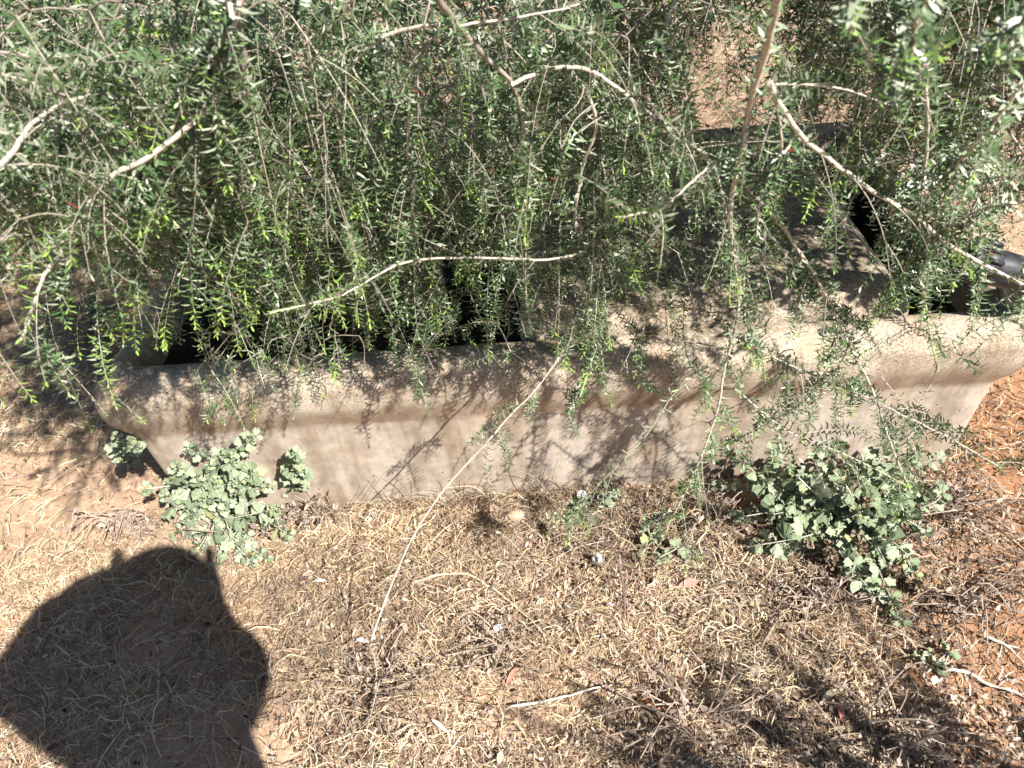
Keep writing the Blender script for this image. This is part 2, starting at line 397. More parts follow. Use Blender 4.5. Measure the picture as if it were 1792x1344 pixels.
def build_fitting():
    A = at(1672, 448, 1.80); B = at_y(1815, 492, A[1] - .02)
    T = unit(B - A); Ltot = np.linalg.norm(B - A)
    root = empty("pipe_fitting", tuple(A), "black plastic pipe coupling with ribbed nut in the trough's right end", "pipe fitting")
    g = Geo(); lathe(g, A - T * .09, B, [(0, .032), (.10, .032), (.101, .040), (.128, .041), (.130, .036), (.135, .036)], (0, 0, 0), 24)
    obj_from("body", g.mesh("body", [M_POLY]), root)
    g = Geo(); a, b, _ = lathe(g, A + T * .035, B, [(0, .040), (.003, .047), (.036, .049), (.040, .044)], (0, 0, 0), 28)
    nut = obj_from("nut", g.mesh("nut", [M_POLY]), root)
    for k in range(14):
        th = k / 14 * 2 * math.pi; n = a * math.cos(th) + b * math.sin(th); s = np.cross(T, n)
        c = A + T * .055 + n * .0495
        V = [c + T * x * .016 + s * y * .004 + n * z * .004 for x in (-1, 1) for y in (-1, 1) for z in (-1, 1)]
        q = Geo(); q.add(V, [0, 1, 3, 2, 4, 6, 7, 5, 0, 4, 5, 1, 2, 3, 7, 6, 0, 2, 6, 4, 1, 5, 7, 3], [4] * 6, (0, 0, 0))
        obj_from("rib", mesh_np("rib", np.concatenate(q.V), q.L[0], q.S[0], None, [M_POLY], smooth=False), nut)
    g = Geo()
    P = smooth_path([A + T * .07, A + T * .14, [X0 + TL - .06, A[1] + .01, TH + .060], [X0 + TL + .15, A[1] + .05, TH + .05], [X0 + TL + .6, A[1] + .2, .38], [X0 + TL + 1.1, A[1] + .3, .0], [X0 + TL + 1.4, A[1] + .3, -.03]], 30)
    g.tube(P, .038, (0, 0, 0), 18); obj_from("pipe", g.mesh("pipe", [M_POLY]), root)
build_fitting()

# ------------------------------------------------------------------ shrub
LEAF_A = np.array([.150, .220, .095]); LEAF_B = np.array([.052, .108, .036]); LEAF_G = np.array([.46, .49, .36])
YOUNG = np.array([.33, .52, .08]); STEM_P = np.array([.54, .47, .38]); STEM_B = np.array([.15, .115, .09])
def leafy(g, P, density, L0_, young=0.0, grey=.3, pale=.0, start=0.0, wide=.245, taper=True, dmul=1.85):
    """leaves along a path P (K,3)"""
    seg = np.linalg.norm(np.diff(P, axis=0), axis=1); s = np.concatenate([[0], np.cumsum(seg)]); Ls = s[-1]
    L0 = L0_ * 1.06; n = int(Ls * (1 - start) * density * dmul)
    if n < 2: return
    gq = ((np.arange(n) // 2) * 2 + .5 + rng.random(n) * .4) / (n + 1); t = (start + (1 - start) * (1 - (1 - gq) ** 1.35)) * Ls
    Q = np.stack([np.interp(t, s, P[:, k]) for k in range(3)], 1)
    T = unit(np.stack([np.interp(t + .008, s, P[:, k]) for k in range(3)], 1) - np.stack([np.interp(t - .008, s, P[:, k]) for k in range(3)], 1))
    a = unit(np.cross(T, np.array([.3, .2, .9]) + rng.normal(0, .02, 3))); b = np.cross(T, a)
    kk = np.arange(n); phi = (kk % 2) * math.pi + ((kk // 2) % 2) * (math.pi / 2) + rng.normal(0, .22, n) + rng.random() * 6
    N_ = a * np.cos(phi)[:, None] + b * np.sin(phi)[:, None]
    f = t / Ls
    ang = rng.normal(1.02, .16, n) - .45 * np.clip((f - .8) / .2, 0, 1)      # angle from the stem, closing at the tip
    D = unit(T * np.cos(ang)[:, None] + N_ * np.sin(ang)[:, None])
    nn = unit(N_ * np.cos(ang)[:, None] - T * np.sin(ang)[:, None])       # outwards / backwards: the blades recurve
    Ln = L0 * rng.uniform(.75, 1.2, n) * (1 - .45 * np.clip((f - .75) / .25, 0, 1) if taper else 1)
    bend = rng.normal(.72, .18, n) * (1 - .9 * np.clip((f - .8) / .2, 0, 1))
    mixv = rng.random((n, 1)) * .6 + rng.random() * .4
    C = LEAF_A * mixv + LEAF_B * (1 - mixv)
    gr = np.clip((rng.random((n, 1)) < grey * .8 + .22 * (1 - f[:, None])) * rng.random((n, 1)) * 1.1, 0, 1)
    C = C * (1 - gr) + LEAF_G * gr
    y = np.clip((f - (1 - .28 * young)) / .12, 0, 1)[:, None] * (young > 0) * rng.uniform(.35, 1)
    C = C * (1 - y) + YOUNG * y
    red = (rng.random((n, 1)) < .0015); C = np.where(red, np.array([.30, .07, .05]), C)
    C = C * rng.uniform(.8, 1.2, (n, 1))
    g.leaves(Q, D, nn, Ln, Ln * wide, bend, C, 1)

def hang(P0, d0, length, droop, n=9, wob=.05):
    """a path that leaves P0 along d0 and droops"""
    P = [np.array(P0, float)]; d = unit(np.array(d0, float)); st = length / (n - 1); w = rng.normal(0, wob, 3)
    for k in range(n - 1):
        d = unit(d + np.array([0, 0, -droop]) * (1.0 / (n - 1)) * 3 + w * .5 + rng.normal(0, wob * .6, 3))
        P.append(P[-1] + d * st)
    return np.array(P)

# traced boughs: (pixel u, pixel v, distance); root radius mm, tip radius mm, leaf density per m, young, extra sprigs, name of start ('out' comes from outside the frame)
BOUGHS = []
def bough(pts, r0, r1, dens=110, young=.6, sprigs=6, L=.0125, out=False, slen=.14, pale=.8, lstart=0.0):
    BOUGHS.append(dict(P=np.array([at(*p) for p in pts]), r0=r0 / 980, r1=r1 / 760, dens=dens, young=young, sprigs=sprigs, L=L, out=out, slen=slen, pale=pale, lstart=lstart))
bough([(1362, -10, .78), (1340, 80, .85), (1310, 170, .92), (1295, 260, .98), (1280, 330, 1.03), (1277, 400, 1.08), (1295, 500, 1.16), (1290, 560, 1.2), (1272, 640, 1.27), (1255, 720, 1.33), (1215, 830, 1.42), (1165, 930, 1.52)], 4.6, .9, 60, .7, 14, out=True)
bough([(1345, 145, .90), (1400, 235, .97), (1460, 285, 1.02), (1530, 335, 1.07), (1600, 380, 1.12), (1680, 435, 1.18), (1800, 500, 1.24)], 3.2, 2.0, 70, .5, 9)
bough([(1345, 148, .9), (1366, 200, .94), (1372, 260, .98), (1355, 310, 1.02), (1335, 350, 1.05), (1325, 420, 1.1)], 1.8, .8, 110, .3, 2)
bough([(1285, 305, 1.02), (1340, 365, 1.1), (1400, 445, 1.19), (1440, 510, 1.27), (1490, 610, 1.38), (1530, 690, 1.46), (1560, 780, 1.52), (1595, 860, 1.6)], 3.0, 1.0, 60, .7, 12)
bough([(1300, 330, 1.05), (1360, 430, 1.16), (1420, 485, 1.25), (1450, 530, 1.3), (1510, 570, 1.36)], 1.8, .8, 120, .5, 4)
bough([(1600, -20, .92), (1612, 50, .97), (1625, 160, 1.03), (1627, 260, 1.1), (1615, 380, 1.18), (1614, 470, 1.26), (1625, 560, 1.34), (1640, 650, 1.42)], 3.2, 1.0, 90, .9, 12, out=True)
bough([(1830, 90, .92), (1740, 210, 1.0), (1690, 270, 1.05), (1660, 330, 1.1), (1632, 400, 1.17), (1618, 470, 1.25), (1612, 560, 1.34)], 2.6, 1.2, 110, .7, 8, out=True)
bough([(1800, 150, .98), (1755, 210, 1.03), (1700, 310, 1.1), (1655, 395, 1.18)], 1.6, .8, 120, .5, 3)
bough([(1815, 350, 1.1), (1740, 362, 1.13), (1690, 374, 1.16), (1640, 395, 1.2)], 2.0, .9, 130, .4, 3)
bough([(745, -30, .88), (765, 0, .90), (800, 45, .94), (850, 100, .99), (895, 150, 1.03), (915, 230, 1.1), (905, 330, 1.2), (880, 430, 1.28)], 4.6, 1.2, 45, .4, 12, out=True, pale=.15, lstart=.45)
bough([(895, 150, 1.03), (960, 125, 1.04), (1035, 130, 1.05), (1100, 175, 1.06), (1140, 205, 1.08), (1185, 240, 1.1), (1240, 275, 1.12), (1262, 330, 1.15), (1290, 390, 1.18), (1302, 460, 1.23), (1306, 560, 1.3), (1320, 640, 1.37)], 3.2, .9, 80, .5, 12, L=.0150)
bough([(795, 42, .94), (720, 45, .96), (660, 65, .98), (620, 105, 1.0), (585, 150, 1.03), (565, 210, 1.06), (547, 300, 1.12), (512, 390, 1.2), (480, 470, 1.28), (440, 540, 1.34)], 2.6, 1.0, 100, .5, 11)
bough([(790, 45, .94), (760, 65, .96), (735, 95, .98), (720, 140, 1.0), (716, 210, 1.04), (717, 290, 1.09), (735, 335, 1.12), (765, 380, 1.16)], 2.4, .9, 140, .9, 5, L=.0135)
bough([(800, 46, .94), (880, 35, .97), (960, 20, 1.0), (1010, 4, 1.03)], 1.8, .8, 80, .3, 4)
bough([(-60, 330, .84), (0, 285, .86), (35, 248, .88), (70, 210, .9), (125, 180, .92), (185, 165, .95), (260, 175, 1.0)], 3.0, 1.2, 110, .8, 8, out=True, L=.0135)
bough([(-60, 108, .9), (0, 130, .92), (60, 152, .94), (125, 178, .96)], 2.2, 1.2, 60, .3, 3, out=True)
bough([(405, -20, .76), (400, 20, .79), (385, 84, .84), (365, 174, .9), (350, 240, .95)], 2.0, .9, 110, .9, 6, out=True, L=.0135)
bough([(430, -20, .80), (395, 60, .83), (368, 96, .85), (318, 178, .88), (298, 228, .9), (272, 290, .93)], 3.0, 1.2, 110, 1.0, 8, out=True, L=.0145)
bough([(430, 110, .86), (330, 215, .88), (260, 275, .89), (200, 308, .9), (160, 360, .92), (125, 420, .94), (90, 470, .96), (62, 535, .98), (40, 590, 1.0)], 3.4, 1.4, 70, .9, 11, out=True, L=.014)
bough([(200, 312, 1.05), (260, 360, 1.12), (310, 395, 1.18), (370, 435, 1.24), (440, 500, 1.3)], 2.0, .9, 70, .5, 8)
bough([(-60, 85, .95), (0, 90, 1.0), (60, 95, 1.04), (130, 96, 1.1), (200, 110, 1.15), (290, 150, 1.2)], 3.2, 1.3, 80, .5, 8, out=True)
bough([(-40, 10, 1.2), (80, 50, 1.25), (150, 95, 1.3), (260, 120, 1.36), (380, 180, 1.4)], 3.4, 1.3, 60, .3, 10, out=True, pale=.1)
bough([(160, -20, 1.35), (240, 50, 1.4), (290, 75, 1.45), (420, 110, 1.5), (540, 170, 1.55), (640, 260, 1.6)], 5.0, 1.6, 50, .3, 12, out=True, pale=.1)
bough([(1500, -30, .66), (1496, 10, .69), (1494, 55, .72)], 1.6, .7, 160, 1.0, 1, L=.0125, out=True)
bough([(1640, -40, .64), (1605, 20, .68), (1590, 60, .71), (1572, 105, .74)], 2.2, .8, 170, 1.0, 4, L=.0135, out=True, slen=.06)
bough([(1820, 20, .72), (1780, 50, .76), (1735, 95, .8)], 1.8, .8, 150, 1.0, 3, L=.0135, out=True, slen=.06)
bough([(1340, 148, .92), (1420, 150, .97), (1500, 165, 1.0), (1570, 192, 1.04)], 1.6, .8, 150, .3, 2, L=.0135)
bough([(1250, 280, .97), (1215, 315, .94), (1180, 345, .90), (1140, 368, .86), (1086, 378, .82)], 1.8, .9, 120, .9, 2)
bough([(1290, 590, 1.34), (1390, 640, 1.42), (1500, 685, 1.49), (1600, 735, 1.55), (1680, 775, 1.62), (1745, 815, 1.7)], 1.9, .8, 110, .4, 8)
bough([(1490, 600, 1.36), (1450, 665, 1.42), (1400, 705, 1.46), (1340, 742, 1.5), (1270, 775, 1.55)], 1.6, .7, 120, .4, 6)
bough([(1285, 680, 1.34), (1380, 755, 1.44), (1480, 800, 1.5), (1590, 855, 1.58)], 1.7, .7, 120, .5, 7)
bough([(1020, 150, 1.05), (1045, 215, 1.09), (1018, 300, 1.14), (1010, 400, 1.2), (1040, 440, 1.22), (1028, 530, 1.28), (995, 600, 1.32), (940, 680, 1.36), (895, 728, 1.39), (840, 790, 1.44), (770, 870, 1.5), (720, 950, 1.56), (680, 1040, 1.62), (652, 1120, 1.66)], 2.4, 1.7, 40, 0, 9, slen=.12)
BOUGHS[-1]['leaf_to'] = .5
bough([(1045, 432, 1.22), (1000, 448, 1.2), (950, 455, 1.19), (870, 452, 1.18), (780, 450, 1.16), (700, 460, 1.14), (620, 500, 1.12), (560, 522, 1.11), (470, 542, 1.1)], 2.2, 1.1, 130, 1.0, 5)
bough([(1045, 440, 1.22), (1060, 520, 1.3), (1050, 600, 1.36), (1020, 690, 1.42)], 1.8, .8, 130, .9, 6)
bough([(1240, 640, 1.3), (1180, 690, 1.35), (1130, 760, 1.41), (1060, 830, 1.47), (985, 900, 1.55)], 1.5, .6, 60, .6, 4)

# boughs that rise from the stool behind the trough and arch over it (mostly hidden by foliage)
STOOL = np.array([.35, 3.05, 0.0])
hero_n = len(BOUGHS)
targets = [(-250, 120, 1.9), (-120, 250, 1.5), (60, 300, 1.7), (150, 60, 2.2), (300, 230, 1.6), (360, 360, 1.45), (430, 60, 2.1), (520, 330, 1.5), (560, 180, 1.9), (640, 420, 1.45), (680, 90, 2.4),
           (720, 250, 1.7), (800, 420, 1.5), (860, 300, 1.6), (930, 120, 2.2), (980, 260, 1.7), (1080, 60, 2.3), (1120, 330, 1.6), (1180, 160, 2.0), (1230, 20, 2.4), (1420, 60, 2.1), (1480, 180, 2.0), (1560, 60, 2.2),
           (1650, 200, 1.7), (1700, 60, 2.0), (1790, 260, 1.6), (1850, 100, 1.9), (1900, 330, 1.5), (100, 420, 1.55), (-60, 440, 1.5), (400, -120, 1.7), (900, -150, 1.7), (1250, -160, 1.7), (650, -250, 1.5), (1500, -260, 1.6), (1100, -330, 1.5),
           (0, -150, 1.9), (-200, -60, 1.8), (1750, -200, 1.7)]
for (u, v, d) in targets:
    E_ = at(u, v, d); S_ = STOOL + np.array([rng.normal(0, .12), rng.normal(0, .12), 0])
    top = max(E_[2] + .15, .95) + rng.uniform(0, .25)
    m1 = S_ + (E_ - S_) * .22; m1[2] = top * .62
    m2 = S_ + (E_ - S_) * .62; m2[2] = top
    P = np.array([S_ + [0, 0, .02], m1, m2, E_])
    BOUGHS.append(dict(P=P, r0=.013, r1=.0022, dens=0, young=.4, sprigs=5, L=.012, out=False, slen=.22, pale=.12, lstart=.6, back=True))

def inside_trough(p, pad=.0):
    return (X0 - pad < p[0] < X0 + TL + pad) and (Y0 - pad < p[1] < Y0 + TW + pad)
def path_ok(P):
    for p in P:
        if p[2] < .02: return False
        if inside_trough(p, .02) and p[2] < TH + .02: return False
        if inside_trough(p, -.02) and CXA - .02 < p[0] < CXB + .02 and p[2] < TH + .075: return False
    return True

branch_geo = []; SPRIGS = []      # SPRIGS: (bough index, Geo, size on screen)
allQ = []; allI = []
for bi, b in enumerate(BOUGHS):
    P = smooth_path(b['P'], max(10, 5 * len(b['P'])))
    P = P + np.cumsum(rng.normal(0, .0006, P.shape), 0)
    b['S'] = P
    root = None
    if b['out']:
        # continue beyond the frame, rising and then down to the stool behind the trough
        A = P[0]; d = unit(P[0] - P[2]); pu = proj(A)[0, 0]; S_ = STOOL + np.array([rng.normal(0, .14), rng.normal(0, .14), .0])
        sg = -1 if pu < 0 else (1 if pu > 1792 else 0); m = A + d * .06 + np.array([sg * .16, .05, .26]); hi = (A * .5 + S_ * .5); hi[2] = max(A[2] + .75, 2.0)
        lo = S_ * .9 + A * .1; lo[2] = 1.2
        root = smooth_path(np.array([S_ + [0, 0, .02], lo, hi, m, A]), 26)
    b['root'] = root
    allQ.append(P); allI.append(np.full(len(P), bi))
AQ = np.concatenate(allQ); AI = np.concatenate(allI)
def stem_tint(pale, k):
    return (STEM_P * pale + STEM_B * (1 - pale)) * np.ones((k, 1)) * rng.uniform(.85, 1.15)
for bi, b in enumerate(BOUGHS):
    g = Geo(); P = b['S']; K = len(P)
    pale = b['pale'] + (1 - b['pale']) * np.linspace(0, .75, K)[:, None]
    cols = STEM_P * pale + STEM_B * (1 - pale)
    g.tube(P, np.linspace(b['r0'], b['r1'], K), cols, 6, 0)
    if b['root'] is not None:
        Rr = b['root']; g.tube(Rr, np.linspace(.012, b['r0'], len(Rr)), stem_tint(.12, len(Rr)), 6, 0)
    branch_geo.append(g)
    if b['dens'] > 0:
        q = Geo(); e = b.get('leaf_to', 1.0); leafy(q, P[:max(3, int(K * e))], b['dens'] * 1.35, b['L'] * 1.1, b['young'], .75, start=b['lstart'])
        if q.n: SPRIGS.append((bi, q, 1e9))

HOLES = [(1205, 75, 1350, 212, .86), (1360, 215, 1570, 480, .34), (1200, 330, 1340, 560, .3), (1290, 470, 1640, 560, .85), (1640, 405, 1800, 545, .88), (780, 480, 920, 620, .55), (235, 500, 400, 660, .40), (-50, 470, 280, 760, .75),
         (420, 600, 1000, 690, .35), (940, 330, 1010, 560, .5), (560, 480, 700, 620, .35), (480, 440, 560, 640, .3)]
LAST_PATH = [None]
def in_holes(P):
    uv = proj(P)
    for (a, b, c, d, k) in HOLES:
        if ((uv[:, 0] > a) & (uv[:, 0] < c) & (uv[:, 1] > b) & (uv[:, 1] < d)).mean() > .22 and rng.random() < k: return True
    return False
def add_sprig(bi, P0, d0, length, droop, r=.0011, dens=190, L=.0115, young=.5, grey=.3, forks=2, start=.05, pale=.6, wide=.245, bi_test=False):
    P = hang(P0, d0, length, droop)
    if not path_ok(P[2:]): 
        k = 3
        while k < len(P) and path_ok(P[2:k + 1]): k += 1
        P = P[:k]
        if len(P) < 5: return
    if bi_test and in_holes(P): return
    LAST_PATH[0] = P
    q = Geo(); q.tube(P, np.linspace(r, r * .45, len(P)), stem_tint(pale, len(P)), 3, 0, False)
    leafy(q, P, dens, L, young, grey, start=start, wide=wide)
    for f in range(forks):
        k = rng.integers(1, max(2, len(P) - 3)); t = unit(P[k + 1] - P[k]); s = unit(np.cross(t, rng.normal(0, 1, 3)))
        P2 = hang(P[k], t * .7 + s * .7, length * rng.uniform(.22, .5), droop * .8, 6)
        if not path_ok(P2): continue
        q.tube(P2, np.linspace(r * .7, r * .4, len(P2)), stem_tint(pale, len(P2)), 3, 0, False)
        leafy(q, P2, dens * 1.1, L * .92, min(1, young * 1.2), grey, start=.02, wide=wide)
    if q.n == 0: return
    pp = proj(P); vis = ((pp[:, 0] > -20) & (pp[:, 0] < 1812) & (pp[:, 1] > -20) & (pp[:, 1] < 1364) & (pp[:, 2] > .1)).mean()
    SPRIGS.append((bi, q, vis * length / np.linalg.norm(P[len(P) // 2] - CAM)))

# side sprigs on the traced boughs
for bi, b in enumerate(BOUGHS):
    P = b['S']; n = int(b['sprigs'] * 1.6)
    for k in range(n):
        i = int(len(P) * rng.uniform(.12 if not b.get('back') else .6, .97)); i = min(max(i, 1), len(P) - 2)
        t = unit(P[i + 1] - P[i - 1]); s = unit(np.cross(t, rng.normal(0, 1, 3)))
        add_sprig(bi, P[i], t * .75 + s * .65 + [0, 0, -.1], b['slen'] * rng.uniform(.35, 1.15), rng.uniform(.15, .5), .0010, 210, b['L'] * rng.uniform(.85, 1.05), b['young'] * rng.choice([0, .6, 1.2]), .4, rng.integers(0, 3))

# hanging twigs that fill the canopy
POOL = [np.zeros((90000, 3)), np.zeros(90000, int), len(AQ)]
POOL[0][:len(AQ)] = AQ; POOL[1][:len(AQ)] = AI
def pool_add(P, bi):
    k = POOL[2]; POOL[0][k:k + len(P)] = P; POOL[1][k:k + len(P)] = bi; POOL[2] = k + len(P)
def fill(n, us, vs, ds, length, keep=None, L=(.0095, .0125), young=.35, forks=(1, 4), grey=.25, dens=190):
    made = 0; tries = 0
    while made < n and tries < n * 6:
        tries += 1
        u = rng.uniform(*us); v = rng.uniform(*vs)
        if keep is not None and rng.random() > keep(u, v): continue
        d = rng.uniform(*ds); p = at(u, v, d)
        if p[2] < .12 or (inside_trough(p, .05) and p[2] < TH + .1): continue
        A_ = POOL[0][:POOL[2]]
        dist = np.linalg.norm(A_ - p, axis=1) + .6 * np.clip(p[2] - A_[:, 2], 0, None)
        qi = int(np.argmin(dist)); bi = int(POOL[1][qi]); q = A_[qi].copy()
        gap = np.linalg.norm(p - q)
        if gap > .03:
            mid = (p + q) / 2 + np.array([0, 0, .12 * gap]) + rng.normal(0, .06 * gap, 3)
            path = smooth_path(np.array([q, mid, p]), 7)
            if in_holes(path): continue
            pool_add(path[2:], bi)
            branch_geo[bi].tube(path, np.linspace(.0015, .0009, 7), stem_tint(rng.uniform(.0, .5), 7), 4, 0, False)
            d0 = unit(path[-1] - path[-2])
        else: d0 = rng.normal(0, .5, 3)
        lf_ = float(np.clip((760 - u) / 500, .0, 1)); sp_ = max(lf_, .45); add_sprig(bi, p, d0 * .8 + rng.normal(0, .25 + .30 * sp_, 3) + np.array([-.55 * lf_, -.1 - .2 * lf_, -.25]), rng.uniform(*length), rng.uniform(.15, 1.15) * (1 - .5 * sp_), .0010, dens, rng.uniform(*L), young * rng.choice([0, 0, 1, 2]), grey, rng.integers(*forks), pale=rng.uniform(.25, .8), bi_test=True)
        made += 1
def holes(u, v):
    k = 1.0
    if 1195 < u < 1370 and 60 < v < 215: k = .10          # ground seen behind the trough
    elif 1330 < u < 1560 and 190 < v < 520: k = .5       # the slab shows
    elif 1200 < u < 1600 and v > 380: k = .25
    return k
def lower_edge(u):
    return np.interp(u, [-100, 0, 120, 230, 300, 450, 600, 800, 900, 1050, 1200, 1400, 1600, 1750, 1900], [430, 420, 400, 400, 440, 470, 470, 450, 430, 440, 400, 330, 380, 400, 400])
keep_mid = lambda u, v: holes(u, v + 90) * (1.0 if v < lower_edge(u) else 0.0)
fill(430, (-150, 1900), (-90, 480), (1.15, 1.75), (.15, .36), keep_mid, (.0125, .0155), .55, (2, 5), .42, 170)
fill(480, (-200, 1950), (-160, 330), (1.8, 2.6), (.2, .45), lambda u, v: holes(u, v + 60), (.014, .018), .2, dens=88)
fill(320, (-200, 1950), (-160, 200), (2.6, 3.9), (.25, .5), lambda u, v: holes(u, v + 40), (.016, .021), .15, (2, 4), dens=70)
fill(150, (-150, 620), (-60, 420), (.92, 1.25), (.12, .28), None, (.012, .015), .8, (2, 5), .35, 170)
fill(150, (-380, 120), (-120, 330), (1.25, 1.95), (.16, .34), None, (.014, .018), .3, (1, 4), .25, 100)
fill(210, (230, 1080), (240, 520), (1.2, 1.5), (.14, .30), lambda u, v: 1.0 if v < lower_edge(u) + 50 else 0, (.012, .015), .6, (1, 4), .35, 170)
fill(120, (350, 1300), (-80, 300), (1.0, 1.3), (.14, .30), None, (.0125, .0155), .6, (2, 5), .4, 170)
# the crown above the frame, which shades everything behind the front sprays
n_before = len(SPRIGS); made = 0
while made < 1250:
    p = np.array([rng.uniform(-1.9, 1.75), rng.uniform(1.12, 3.3), rng.uniform(1.15, 1.95)])
    if p[0] > 1.25 and p[1] > 2.2: continue
    uv = proj(p)[0]
    if uv[1] > -60: continue
    A_ = POOL[0][:POOL[2]]; dist = np.linalg.norm(A_ - p, axis=1); qi = int(np.argmin(dist)); bi = int(POOL[1][qi]); q = A_[qi].copy(); gap = dist[qi]
    if gap > .03:
        path = smooth_path(np.array([q, (p + q) / 2 + np.array([0, 0, .1 * gap]), p]), 6); pool_add(path[2:], bi)
        branch_geo[bi].tube(path, np.linspace(.002, .001, 6), stem_tint(.1, 6), 4, 0, False)
    add_sprig(bi, p, rng.normal(0, 1, 3) + [0, 0, .1], rng.uniform(.16, .30), .5, .001, 42, .030, .2, .2, 2, wide=.45)
    made += 1
made = 0
while made < 600:
    p = np.array([rng.uniform(.45, 1.95), rng.uniform(.86, 1.7), rng.uniform(1.2, 1.7)]); uv = proj(p)[0]
    if uv[1] > -60 and uv[0] < 1900: continue
    A_ = POOL[0][:POOL[2]]; dist = np.linalg.norm(A_ - p, axis=1); qi = int(np.argmin(dist)); bi = int(POOL[1][qi]); q = A_[qi].copy(); gap = dist[qi]
    if gap > .03:
        path = smooth_path(np.array([q, (p + q) / 2 + np.array([0, 0, .1 * gap]), p]), 6); pool_add(path[2:], bi)
        branch_geo[bi].tube(path, np.linspace(.002, .001, 6), stem_tint(.1, 6), 4, 0, False)
    add_sprig(bi, p, rng.normal(0, 1, 3) + [0, 0, .3], rng.uniform(.14, .24), .3, .001, 42, .030, .2, .2, 2, wide=.45)
    made += 1
fill(260, (980, 1850), (-150, 110), (1.15, 2.0), (.14, .26), None, (.013, .017), .4, (1, 4), .3, 120)
fill(58, (330, 1000), (560, 650), (1.33, 1.42), (.06, .14), None, young=.6, forks=(0, 2))
fill(32, (1050, 1700), (520, 700), (1.34, 1.48), (.07, .17), None, young=.7, forks=(0, 2))

shrub = empty("weeping_shrub", tuple(STOOL), "grey-green weeping shrub with long arching leafy branches hanging over the trough", "shrub")
SMATS = [M_STEM, M_LEAF]
g = Geo()
for k in range(7):
    a = k / 7 * 6.28; base = STOOL + np.array([math.cos(a) * .05, math.sin(a) * .05, -.05])
    g.tube(smooth_path([base, base + [math.cos(a) * .03, math.sin(a) * .03, .2], STOOL + np.array([math.cos(a) * .16, math.sin(a) * .16, .5])], 8), np.linspace(.035, .016, 8), stem_tint(.1, 8), 8, 0)
obj_from("trunk", g.mesh("trunk", SMATS), shrub)
bobj = [obj_from("branch", g.mesh("branch", SMATS), shrub) for g in branch_geo]
SPRIGS.sort(key=lambda s: -s[2])
rest = []
for k, (bi, q, sz) in enumerate(SPRIGS):
    if sz > 1e8: set_props(obj_from("leaves", q.mesh("leaves", SMATS), bobj[bi]), kind="stuff")
    elif k < 300: obj_from("sprig", q.mesh("sprig", SMATS), bobj[bi])
    else: rest.append(q)
V = []; Lp = []; S_ = []; C_ = []; M_ = []; off = 0
for q in rest:
    V += q.V; C_ += q.C; S_ += q.S; M_ += q.M; Lp += [l + off for l in q.L]; off += q.n
me = mesh_np("foliage", np.concatenate(V), np.concatenate(Lp), np.concatenate(S_), np.concatenate(C_), SMATS, np.concatenate(M_))
set_props(obj_from("foliage", me, shrub), kind="stuff")

# low bush at the photographer's right, just out of the frame; its shadow falls across the bottom right
def low_bush():
    b = np.array([1.12, -.06, 0.0]); b[2] = ground_z(b[0], b[1]) - .01
    root = empty("low_bush", tuple(b), "low twiggy bush standing just outside the view at the lower right", "bush")
    lf = Geo()
    for k in range(44):
        t = b + np.array([rng.normal(.05, .34), rng.normal(.0, .12), rng.uniform(.45, 1.30)])
        P = smooth_path([b + rng.normal(0, .03, 3) * [1, 1, 0], (b + t) / 2 + rng.normal(0, .05, 3), t], 9)
        P[:, 1] -= max(0, (1372 - proj(P)[:, 1].min()) / 560)
        g = Geo(); g.tube(P, np.linspace(.005, .0016, 9), stem_tint(.2, 9), 5)
        obj_from("branch", g.mesh("branch", SMATS), root)
        leafy(lf, P[3:], 80, .022, .3, .3, wide=.45)
        for f in range(3):
            i = rng.integers(3, 8); P2 = hang(P[i], rng.normal(0, 1, 3) + [0, -.2, .5], rng.uniform(.06, .16), .2, 6)
            if proj(P2)[:, 1].min() < 1365: continue
            lf.tube(P2, np.linspace(.0014, .0008, 6), stem_tint(.2, 6), 3, 0, False); leafy(lf, P2, 120, .02, .3, .3, wide=.45)
    set_props(obj_from("foliage", lf.mesh("foliage", SMATS), root), kind="stuff")
low_bush()
# ------------------------------------------------------------------ horehound plants
def wool_leaf_mesh(seed, curl, scal):
    r = np.random.default_rng(seed); nr, na = 3, 15
    th = np.linspace(-math.pi * .93, math.pi * .93, na)
    rad = (1 + .17 * np.cos(th * 6 + r.random() * 3) * scal + r.normal(0, .07, na)) * (.5 + .5 * np.cos(th / 2) ** .7)
    V = [(0, 0, 0)]; C = [(1.15, 1.12, 1.05)]
    for k in range(1, nr + 1):
        f = k / nr
        for i, t in enumerate(th):
            x = .5 + math.cos(t) * .52 * rad[i] * f - .5 * (1 - f); y = math.sin(t) * .55 * rad[i] * f
            z = -curl * f * f * .38 + .10 * math.cos(i * math.pi) * f * scal + r.normal(0, .05)
            V.append((x, y, z)); s = 1.1 - .38 * (i % 2) - .05 * f; C.append((s, s, s))
    F = []; S = []
    for i in range(na - 1): F += [0, 1 + i, 2 + i]; S.append(3)
    for k in range(nr - 1):
        a = 1 + k * na
        for i in range(na - 1): F += [a + i, a + i + na, a + i + na + 1, a + i + 1]; S.append(4)
    V = np.array(V); V[:, 0] -= V[:, 0].min() - .0
    return mesh_np("leaf", V, F, S, np.array(C), [M_WOOL], None, True)
WOOL = [wool_leaf_mesh(s, c, k) for s, c, k in ((1, .5, 1), (2, .9, 1), (3, .2, 1.2), (4, 1.3, .8), (5, -.3, 1))]
WOOL_STEM = np.array([.50, .49, .40])
